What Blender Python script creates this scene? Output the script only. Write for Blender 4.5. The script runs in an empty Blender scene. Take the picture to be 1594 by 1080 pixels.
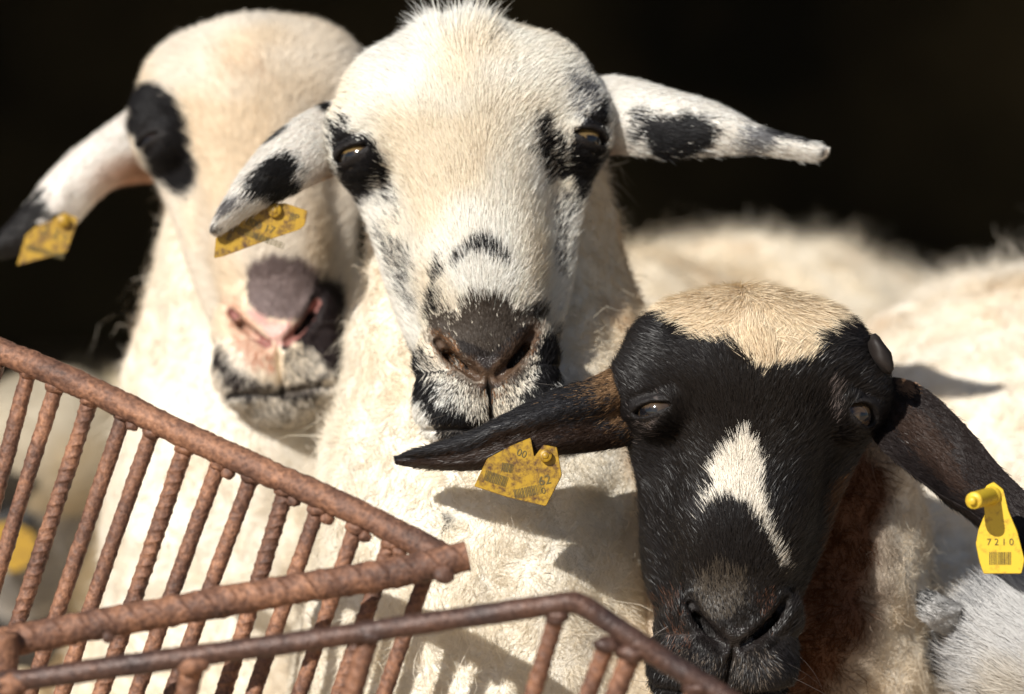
import bpy, math, os
import numpy as np
rng = np.random.default_rng(7)
R = math.radians
# ------------------------------------------------------------------ camera, sky, sun
scene = bpy.context.scene
W, H = 1594.0, 1080.0
FOC, SENS = 150.0, 36.0
CAM = np.array([0.0, 0.0, 1.15]); PITCH = R(8.0)
RX = np.array([1.0, 0, 0]); FW = np.array([0, math.cos(PITCH), -math.sin(PITCH)]); UP = np.array([0, math.sin(PITCH), math.cos(PITCH)])
K = SENS / FOC / W
def P(px, py, d):
    """a point of the place: d metres in front of the camera, in the direction measured on the photograph"""
    return CAM + d * (FW + RX * ((px - W/2) * K) - UP * ((py - H/2) * K))
def proj(p):
    v = np.asarray(p) - CAM; d = v @ FW
    return np.stack([W/2 + (v @ RX) / d / K, H/2 - (v @ UP) / d / K, d], -1)
cd = bpy.data.cameras.new("camera"); cam = bpy.data.objects.new("camera", cd); scene.collection.objects.link(cam)
cam.location = CAM; cam.rotation_euler = (R(90) - PITCH, 0, 0)
cd.lens = FOC; cd.sensor_width = SENS; cd.clip_start = 0.05; cd.clip_end = 500
cd.dof.use_dof = True; cd.dof.focus_distance = 2.24; cd.dof.aperture_fstop = 5.0
scene.camera = cam
SUN_EL, SUN_AZ = R(35), R(-32)          # azimuth measured from behind the camera, negative to its left
sd = np.array([math.sin(SUN_AZ) * math.cos(SUN_EL), -math.cos(SUN_AZ) * math.cos(SUN_EL), math.sin(SUN_EL)])   # towards the sun
world = bpy.data.worlds.new("World"); scene.world = world; world.use_nodes = True
wn = world.node_tree; sky = wn.nodes.new("ShaderNodeTexSky"); sky.sky_type = 'NISHITA'; sky.sun_disc = False
sky.sun_elevation = SUN_EL; sky.sun_rotation = math.atan2(sd[0], sd[1])
bgn = wn.nodes["Background"]; bgn.inputs[1].default_value = 0.052; wn.links.new(sky.outputs[0], bgn.inputs[0])
ld = bpy.data.lights.new("sun", 'SUN'); ld.energy = 4.6; ld.angle = R(0.5); ld.color = (1.0, 0.965, 0.90)
sun = bpy.data.objects.new("sun", ld); scene.collection.objects.link(sun)
from mathutils import Vector, Matrix
sun.rotation_euler = Vector(sd).to_track_quat('Z', 'Y').to_euler()
scene.view_settings.view_transform = 'Standard'; scene.view_settings.look = 'None'
scene.view_settings.exposure = 0.28; scene.view_settings.gamma = 1.0
COL = scene.collection
NOHAIR = os.environ.get("NOHAIR") == "1"

# ------------------------------------------------------------------ small helpers
def lin(c):
    """sRGB 0-255 to linear"""
    c = np.asarray(c, float) / 255.0
    return np.where(c <= 0.04045, c / 12.92, ((c + 0.055) / 1.055) ** 2.4)
def tag(o, label=None, cat=None, group=None, kind=None):
    if label: o["label"] = label
    if cat: o["category"] = cat
    if group: o["group"] = group
    if kind: o["kind"] = kind
    return o
def empty(name, loc):
    o = bpy.data.objects.new(name, None); COL.objects.link(o); o.location = loc; o.empty_display_size = 0.1
    return o
def mesh_obj(name, verts, faces, mat, parent=None, col=None, smooth=True, mats=None, midx=None):
    """verts n x 3 world, faces m x 4 (or m x 3) array, or a list of arrays of both"""
    me = bpy.data.meshes.new(name)
    fl = faces if isinstance(faces, list) else [faces]
    fl = [np.asarray(f, np.int32) for f in fl if len(f)]
    verts = np.asarray(verts, np.float32)
    tot = np.concatenate([np.full(len(f), f.shape[1], np.int32) for f in fl]); loops = np.concatenate([f.ravel() for f in fl])
    start = np.concatenate([[0], np.cumsum(tot)[:-1]]).astype(np.int32)
    me.vertices.add(len(verts)); me.vertices.foreach_set("co", verts.ravel())
    me.loops.add(len(loops)); me.loops.foreach_set("vertex_index", loops)
    me.polygons.add(len(tot)); me.polygons.foreach_set("loop_start", start)
    if smooth: me.polygons.foreach_set("use_smooth", np.ones(len(tot), bool))
    if col is not None:
        a = me.attributes.new("col", 'FLOAT_COLOR', 'POINT')
        c4 = np.ones((len(verts), 4), np.float32); c4[:, :np.shape(col)[1]] = col; a.data.foreach_set("color", c4.ravel())
    me.update(); me.validate()
    for m in (mats or [mat]): me.materials.append(m)
    if midx is not None: me.polygons.foreach_set("material_index", np.asarray(midx, np.int32))
    o = bpy.data.objects.new(name, me); COL.objects.link(o)
    if parent is not None:
        o.parent = parent; o.matrix_parent_inverse = Matrix.Translation(-Vector(parent.location))
    return o

# value noise, vectorised
def _hash(ix, iy, iz, seed):
    h = (ix * 374761393 + iy * 668265263 + iz * 2147483647 + seed * 974634777) & 0xFFFFFFFF
    h = ((h ^ (h >> 13)) * 1274126177) & 0xFFFFFFFF
    h = h ^ (h >> 16)
    return (h & 0xFFFF) / 65535.0
def noise(p, scale, seed=0, oct=1):
    out = 0; amp = 1; tot = 0
    for k in range(oct):
        q = np.asarray(p, float) * (scale * 2 ** k) + 17.3 * k; i = np.floor(q).astype(np.int64); f = q - i; f = f * f * (3 - 2 * f)
        r = 0
        for dx in (0, 1):
            for dy in (0, 1):
                for dz in (0, 1):
                    w = (f[..., 0] if dx else 1 - f[..., 0]) * (f[..., 1] if dy else 1 - f[..., 1]) * (f[..., 2] if dz else 1 - f[..., 2])
                    r = r + w * _hash(i[..., 0] + dx, i[..., 1] + dy, i[..., 2] + dz, seed + k)
        out = out + amp * (r - 0.5) * 2; tot += amp; amp *= 0.5
    return out / tot

# distance-like fields
def ell(p, c, r, rx=0.0):
    q = p - np.array(c, p.dtype)
    if rx:
        cs, sn = math.cos(R(rx)), math.sin(R(rx)); y = q[..., 1] * cs + q[..., 2] * sn; z = -q[..., 1] * sn + q[..., 2] * cs
        q = np.stack([q[..., 0], y, z], -1)
    r = np.array(r, p.dtype)
    k0 = np.sqrt(((q / r) ** 2).sum(-1)); k1 = np.sqrt(((q / (r * r)) ** 2).sum(-1)) + 1e-9
    return k0 * (k0 - 1) / k1
def cone(p, a, b, ra, rb, sx=1.0):
    a = np.array(a, p.dtype); b = np.array(b, p.dtype); ab = b - a
    q = p - a
    if sx != 1.0: q = q.copy(); q[..., 0] = q[..., 0] / sx
    t = np.clip((q @ ab) / (ab @ ab), 0, 1); d = q - t[..., None] * ab
    return np.sqrt((d * d).sum(-1)) - (ra + (rb - ra) * t)
def smin(a, b, k):
    h = np.clip(0.5 + 0.5 * (b - a) / k, 0, 1)
    return b + (a - b) * h - k * h * (1 - h)
def smax(a, b, k): return -smin(-a, -b, k)
def gauss(p, c, s):
    q = (p - np.array(c, p.dtype)) / np.array(s, p.dtype)
    return np.exp(-(q * q).sum(-1))
def seg(p, a, b):
    a = np.array(a, p.dtype); b = np.array(b, p.dtype); ab = b - a; t = np.clip(((p - a) @ ab) / (ab @ ab), 0, 1)
    return np.sqrt(((p - a - t[..., None] * ab) ** 2).sum(-1)), t
def polyseg(p, pts):
    return np.min([seg(p, pts[i], pts[i+1])[0] for i in range(len(pts)-1)], axis=0)

def surface_nets(f, lo, hi, h):
    """the zero surface of f in a box, as quads"""
    n = [int(math.ceil((hi[i] - lo[i]) / h)) + 1 for i in range(3)]
    ax = [np.arange(n[i], dtype=np.float32) * h + lo[i] for i in range(3)]
    F = np.empty(n, np.float32); st = max(1, 400000 // (n[1] * n[2]))
    for i in range(0, n[0], st):
        g = np.stack(np.meshgrid(ax[0][i:i+st], ax[1], ax[2], indexing='ij'), -1)
        F[i:i+st] = f(g)
    S = F < 0
    cs = S[:-1, :-1, :-1].astype(np.int8)
    for dx in (0, 1):
        for dy in (0, 1):
            for dz in (0, 1):
                if dx or dy or dz: cs = cs + S[dx:n[0]-1+dx, dy:n[1]-1+dy, dz:n[2]-1+dz]
    act = (cs > 0) & (cs < 8); I = np.argwhere(act); idx = -np.ones(act.shape, np.int64); idx[tuple(I.T)] = np.arange(len(I))
    acc = np.zeros((len(I), 3)); cnt = np.zeros(len(I))
    cor = [(x, y, z) for x in (0, 1) for y in (0, 1) for z in (0, 1)]
    for a in cor:
        for k in range(3):
            if a[k]: continue
            b = list(a); b[k] = 1
            fa = F[I[:, 0]+a[0], I[:, 1]+a[1], I[:, 2]+a[2]]; fb = F[I[:, 0]+b[0], I[:, 1]+b[1], I[:, 2]+b[2]]
            m = (fa < 0) != (fb < 0); t = np.where(m, fa / np.where(m, fa - fb, 1), 0)
            q = np.tile(np.array(a, float), (len(I), 1)); q[:, k] = t
            acc[m] += q[m]; cnt[m] += 1
    V = (I + acc / cnt[:, None]) * h + np.array(lo)
    Q = []
    for k in range(3):
        u, v = [(1, 2), (2, 0), (0, 1)][k]
        sl0 = [slice(None)] * 3; sl1 = [slice(None)] * 3; sl0[k] = slice(0, -1); sl1[k] = slice(1, None)
        A = S[tuple(sl0)]; B = S[tuple(sl1)]; E = np.argwhere(A != B)
        E = E[(E[:, u] > 0) & (E[:, v] > 0) & (E[:, u] < n[u]-1) & (E[:, v] < n[v]-1)]
        def ci(du, dv):
            c = E.copy(); c[:, u] -= du; c[:, v] -= dv; return idx[tuple(c.T)]
        q = np.stack([ci(1, 1), ci(0, 1), ci(0, 0), ci(1, 0)], -1)
        flip = ~A[tuple(E.T)]; q[flip] = q[flip][:, ::-1]; Q.append(q)
    return V, np.concatenate(Q)
def smooth(V, Q, it=2, lam=0.5):
    e = np.concatenate([Q[:, [0, 1]], Q[:, [1, 2]], Q[:, [2, 3]], Q[:, [3, 0]]]); n = len(V)
    for _ in range(it):
        acc = np.stack([np.bincount(e[:, 0], V[e[:, 1], k], n) + np.bincount(e[:, 1], V[e[:, 0], k], n) for k in range(3)], -1)
        c = np.bincount(e[:, 0], minlength=n) + np.bincount(e[:, 1], minlength=n); V = V + lam * (acc / np.maximum(c, 1)[:, None] - V)
    return V
def vnormals(V, Q):
    fn = np.cross(V[Q[:, 2]] - V[Q[:, 0]], V[Q[:, 3]] - V[Q[:, 1]]); n = np.zeros_like(V)
    for k in range(4):
        for j in range(3): n[:, j] += np.bincount(Q[:, k], fn[:, j], len(V))
    return n / (np.linalg.norm(n, axis=1, keepdims=True) + 1e-12)
def norm(v): return v / (np.linalg.norm(v, axis=-1, keepdims=True) + 1e-12)

# ------------------------------------------------------------------ the head of a sheep, in millimetres
# x to the right of the viewer, y into the head, z up along the face; the origin lies on the forehead between the eyes
def head_field(p, o):
    """o: dict of options of this animal"""
    s = np.abs(p[..., 0]); q = p.copy(); q[..., 0] = s            # mirrored half
    d = ell(p, (0, 47, 24), (60, 54, 50))                                   # cranium
    d = smin(d, ell(q, (37, 37, 27), (31, 33, 34)), 16)                     # brow bulges
    d = smin(d, ell(q, (59, 36, 11), (18, 24, 20)), 12)                     # orbits
    d = smin(d, cone(p, (0, 38, 8), (0, 28, -68), 43, 33.5, 1.03), 20)        # nasal bones
    d = smin(d, cone(p, (0, 27, -68), (0, 26, -116), 34, 31.5, 1.0), 20)
    d = smin(d, ell(p, (0, 32, -136), (38, 36, 32)), 12)                    # muzzle
    d = smin(d, ell(q, (17, 16, -147), (23, 24, 20)), 9)                    # upper lips
    d = smin(d, ell(q, (26, 14, -122), (12, 14, 18)), 6)                    # nostril wings
    d = smin(d, ell(p, (0, 5, -120), (16, 13, 18)), 8)                      # nose pad
    jaw = cone(p, (0, 88, -20), (0, 58, -138), 36, 24)
    jaw = smin(jaw, ell(q, (23, 68, -48), (24, 42, 66)), 14)                # cheeks
    d = smin(d, ell(p, (0, 26, -8), (38, 26, 48)), 14)
    d = smin(d, jaw, 24)
    d = smin(d, ell(p, (0, 30, -163), (25, 25, 12.5)), 5)                     # chin / lower lip
    d = smin(d, cone(q, (52, 42, -10), (31, 42, -100), 13, 6), 16)           # cheek bone ridge
    # sunk: tear groove, hollow below the brow, temple
    d = d + 6.0 * gauss(q, (47, 8, -36), (13, 28, 30)) + 3.5 * gauss(q, (40, 16, -84), (11, 22, 24))
    # eye socket and lids
    ei = o.get('ei', 0.0); lid = ell(q, (56 - ei, 27 - ei * 0.8, -1), (15.5, 17, 13.5)); d = smin(d, lid, 9)
    u = q - np.array((67 - ei, 15 - ei * 0.8, -1.0), q.dtype)                              # opening, facing outward and forward
    n1 = norm(np.array((0.72, -0.68, -0.10))); t1 = norm(np.cross((0, 0, 1.0), n1)); t2 = np.cross(n1, t1)
    a = u @ t1.astype(q.dtype); b = u @ t2.astype(q.dtype); c = u @ n1.astype(q.dtype)
    op = o.get("open", 5.0); op = np.where(p[..., 0] < 0, o.get("openL", op), op)
    lo_ = -0.22 * a
    alm = np.sqrt((a / 12.0) ** 2 + ((b - lo_) / op * (1 + (a / 16) ** 2)) ** 2) - 1
    cut = np.maximum(alm * op, np.maximum(-(c + 13), c - 18))
    d = d - 0.9 * np.exp(-((alm * op) / 2.2) ** 2) * np.exp(-(c / 16) ** 2)
    d = smax(d, -cut, 1.6)
    # fold above the lid and under it
    d = d + 2.2 * np.exp(-((b - lo_ - op - 5.0) / 1.8) ** 2) * np.exp(-(a / 14) ** 2) * np.exp(-(c / 14) ** 2)
    d = d + 1.4 * np.exp(-((b - lo_ + op + 5.0) / 1.8) ** 2) * np.exp(-(a / 12) ** 2) * np.exp(-(c / 14) ** 2)
    # nostrils: slits that run from the middle up and outwards
    ns = polyseg(q, [(6, -6, -133), (12, -5, -128), (20, 0, -119), (25, 5, -111)])
    d = smax(d, -(ns - 2.6), 2.0)
    ns2 = polyseg(q, [(11, 4, -128), (20, 8, -120)])
    d = smax(d, -(ns2 - 6.0), 2.0)
    d = d - 1.8 * np.exp(-((ns - 7.0) / 2.5) ** 2)
    # philtrum and mouth
    ph = np.exp(-(p[..., 0] / 1.2) ** 2) * np.clip((-130 - p[..., 2]) / 5, 0, 1) * (p[..., 1] < 30)
    d = d + 3.6 * ph * np.clip((p[..., 2] + 166) / 5, 0, 1)
    zm = -160 + 0.002 * s * s + 0.35 * np.clip(p[..., 1] - 8, 0, 60)
    d = d + 3.6 * np.exp(-((p[..., 2] - zm) / 1.6) ** 2) * (p[..., 1] < 58) * np.clip((62 - p[..., 1]) / 20, 0, 1)
    if o.get("chin"): d = smin(d, ell(p, (0, 30, -166 - o["chin"]), (27, 26, 13)), 5)
    if "bumps" in o:
        for c0, s0, a0 in o["bumps"]: d = d - a0 * gauss(p, c0, s0)
    return d

class Head:
    def __init__(s, px, py, depth, turn, pitch, roll, scale, **o):
        s.org = P(px, py, depth); s.sc = scale / 1000.0; s.o = o
        def rot(ax, t):
            c, n = math.cos(R(t)), math.sin(R(t))
            return np.array({'x': [[1, 0, 0], [0, c, -n], [0, n, c]], 'y': [[c, 0, n], [0, 1, 0], [-n, 0, c]], 'z': [[c, -n, 0], [n, c, 0], [0, 0, 1]]}[ax])
        base = np.stack([RX, FW, UP], 1)                       # local axes to the world
        s.M = base @ rot('y', roll) @ rot('z', turn) @ rot('x', pitch)
    def w(s, l):
        q = np.array(l, float); q[..., 0] = q[..., 0] + s.o.get("bend", 0.0) * (np.clip(-q[..., 2], 0, 300) / 134) ** 1.3; q[..., 2] = q[..., 2] * s.o.get("zs", 1.0)
        return s.org + (q * s.sc) @ s.M.T
    def l(s, w):
        q = ((np.asarray(w, float) - s.org) @ s.M) / s.sc; q[..., 2] = q[..., 2] / s.o.get("zs", 1.0); q[..., 0] = q[..., 0] - s.o.get("bend", 0.0) * (np.clip(-q[..., 2], 0, 300) / 134) ** 1.3
        return q
    def f(s, w): return head_field(s.l(w), s.o) * s.sc
    def mesh(s, h=1.8):
        V, Q = surface_nets(lambda g: head_field(g, s.o), (-96, -32, -196), (96, 140, 100), h)
        V = smooth(V, Q, 2, 0.4); return V, Q
# ==== BUILD ================================================================
# ------------------------------------------------------------------ materials
def new_mat(name):
    m = bpy.data.materials.new(name); m.use_nodes = True; nt = m.node_tree
    return m, nt, nt.nodes["Principled BSDF"]
def node(nt, t, **kw):
    n = nt.nodes.new(t)
    for k, v in kw.items(): setattr(n, k, v)
    return n
def coat_mat(name, rough=0.6, spec=0.3, trans=0.0, bump=0.0, bscale=900, sheen=0.0):
    m, nt, b = new_mat(name)
    a = node(nt, "ShaderNodeAttribute", attribute_name="col"); nt.links.new(a.outputs["Color"], b.inputs["Base Color"])
    b.inputs["Roughness"].default_value = rough; b.inputs["Specular IOR Level"].default_value = spec
    if sheen: b.inputs["Sheen Weight"].default_value = sheen
    if bump:
        tc = node(nt, "ShaderNodeTexCoord"); nz = node(nt, "ShaderNodeTexNoise"); nz.inputs["Scale"].default_value = bscale; nz.inputs["Detail"].default_value = 4
        bp = node(nt, "ShaderNodeBump"); bp.inputs["Strength"].default_value = bump; bp.inputs["Distance"].default_value = 0.002
        nt.links.new(tc.outputs["Object"], nz.inputs[0]); nt.links.new(nz.outputs[0], bp.inputs["Height"]); nt.links.new(bp.outputs[0], b.inputs["Normal"])
    if trans:
        tr = node(nt, "ShaderNodeBsdfTranslucent"); mx = node(nt, "ShaderNodeMixShader"); mx.inputs[0].default_value = trans
        nt.links.new(a.outputs["Color"], tr.inputs[0]); nt.links.new(b.outputs[0], mx.inputs[1]); nt.links.new(tr.outputs[0], mx.inputs[2])
        nt.links.new(mx.outputs[0], nt.nodes["Material Output"].inputs[0])
    return m
M_SKIN = coat_mat("skin", 0.6, 0.35, bump=0.5)
nt = M_SKIN.node_tree; a = [n for n in nt.nodes if n.type == 'ATTRIBUTE'][0]; mr = node(nt, "ShaderNodeMapRange"); mr.inputs[3].default_value = 0.12; mr.inputs[4].default_value = 0.6
nt.links.new(a.outputs["Alpha"], mr.inputs[0]); nt.links.new(mr.outputs[0], nt.nodes["Principled BSDF"].inputs["Roughness"])
M_FUR = coat_mat("short_fur", 0.55, 0.25, trans=0.30)
M_DARKFUR = coat_mat("glossy_dark_fur", 0.42, 0.34, trans=0.12)
M_WOOL = coat_mat("wool", 0.8, 0.1, trans=0.5)
M_NOSE = coat_mat("bare_nose", 0.28, 0.5, bump=0.6, bscale=700)
m, nt, b = new_mat("eyeball"); a = node(nt, "ShaderNodeAttribute", attribute_name="col"); nt.links.new(a.outputs[0], b.inputs[0])
b.inputs["Roughness"].default_value = 0.08; b.inputs["Coat Weight"].default_value = 0.6; M_EYE = m

def rust_mat(name, dark=0.0):
    m, nt, b = new_mat(name); tc = node(nt, "ShaderNodeTexCoord")
    n1 = node(nt, "ShaderNodeTexNoise"); n1.inputs["Scale"].default_value = 38; n1.inputs["Detail"].default_value = 8; n1.inputs["Roughness"].default_value = 0.65
    n2 = node(nt, "ShaderNodeTexNoise"); n2.inputs["Scale"].default_value = 420; n2.inputs["Detail"].default_value = 5
    r1 = node(nt, "ShaderNodeValToRGB"); e = r1.color_ramp.elements
    e[0].position = 0.30; e[0].color = (0.085, 0.048, 0.036, 1); e[1].position = 0.74; e[1].color = (0.38, 0.20, 0.12, 1)
    x = e.new(0.45); x.color = (0.17, 0.085, 0.055, 1); x = e.new(0.60); x.color = (0.31, 0.155, 0.09, 1)
    if dark:
        e[0].position = 0.36; e[1].position = 0.85; e[0].color = (0.065, 0.042, 0.038, 1)
    r2 = node(nt, "ShaderNodeValToRGB"); e = r2.color_ramp.elements; e[0].position = 0.35; e[0].color = (0.45, 0.4, 0.4, 1); e[1].position = 0.65; e[1].color = (1.25, 1.2, 1.15, 1)
    mx = node(nt, "ShaderNodeMix", data_type='RGBA', blend_type='MULTIPLY'); mx.inputs[0].default_value = 0.8
    for n in (n1, n2): nt.links.new(tc.outputs["Object"], n.inputs[0])
    nt.links.new(n1.outputs[0], r1.inputs[0]); nt.links.new(n2.outputs[0], r2.inputs[0]); nt.links.new(r1.outputs[0], mx.inputs[6]); nt.links.new(r2.outputs[0], mx.inputs[7])
    nt.links.new(mx.outputs[2], b.inputs["Base Color"]); b.inputs["Roughness"].default_value = 0.42 if dark else 0.62; b.inputs["Metallic"].default_value = 0.25 if dark else 0.1
    ad = node(nt, "ShaderNodeMath", operation='ADD'); nt.links.new(n1.outputs[0], ad.inputs[0]); nt.links.new(n2.outputs[0], ad.inputs[1])
    bp = node(nt, "ShaderNodeBump"); bp.inputs["Strength"].default_value = 0.7; bp.inputs["Distance"].default_value = 0.0012
    nt.links.new(ad.outputs[0], bp.inputs["Height"]); nt.links.new(bp.outputs[0], b.inputs["Normal"])
    return m
M_RUST = rust_mat("rusty_rebar"); M_RUST2 = rust_mat("worn_rusty_tube", 1.0)

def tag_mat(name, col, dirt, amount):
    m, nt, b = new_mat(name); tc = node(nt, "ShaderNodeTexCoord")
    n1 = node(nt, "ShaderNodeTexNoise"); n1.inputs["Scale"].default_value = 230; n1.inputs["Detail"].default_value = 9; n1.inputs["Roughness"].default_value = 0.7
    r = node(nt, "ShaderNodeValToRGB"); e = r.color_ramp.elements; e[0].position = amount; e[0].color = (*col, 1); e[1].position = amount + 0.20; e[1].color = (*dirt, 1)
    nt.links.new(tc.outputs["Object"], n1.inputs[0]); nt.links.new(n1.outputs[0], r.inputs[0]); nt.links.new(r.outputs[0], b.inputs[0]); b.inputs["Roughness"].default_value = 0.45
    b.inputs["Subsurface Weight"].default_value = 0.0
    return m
M_TAG = tag_mat("yellow_tag_plastic", (0.70, 0.48, 0.035), (0.36, 0.18, 0.03), 0.52)
M_TAGM = tag_mat("dusty_yellow_tag_plastic", (0.45, 0.31, 0.04), (0.3, 0.18, 0.03), 0.5)
M_TAGD = tag_mat("shaded_soiled_yellow_tag_plastic", (0.40, 0.235, 0.012), (0.075, 0.030, 0.012), 0.45)  # yellow darkened to stand in for shade, with brown dirt stains over it
m, nt, b = new_mat("tag_print"); b.inputs[0].default_value = (0.10, 0.075, 0.02, 1); b.inputs["Roughness"].default_value = 0.6; M_PRINT = m

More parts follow.
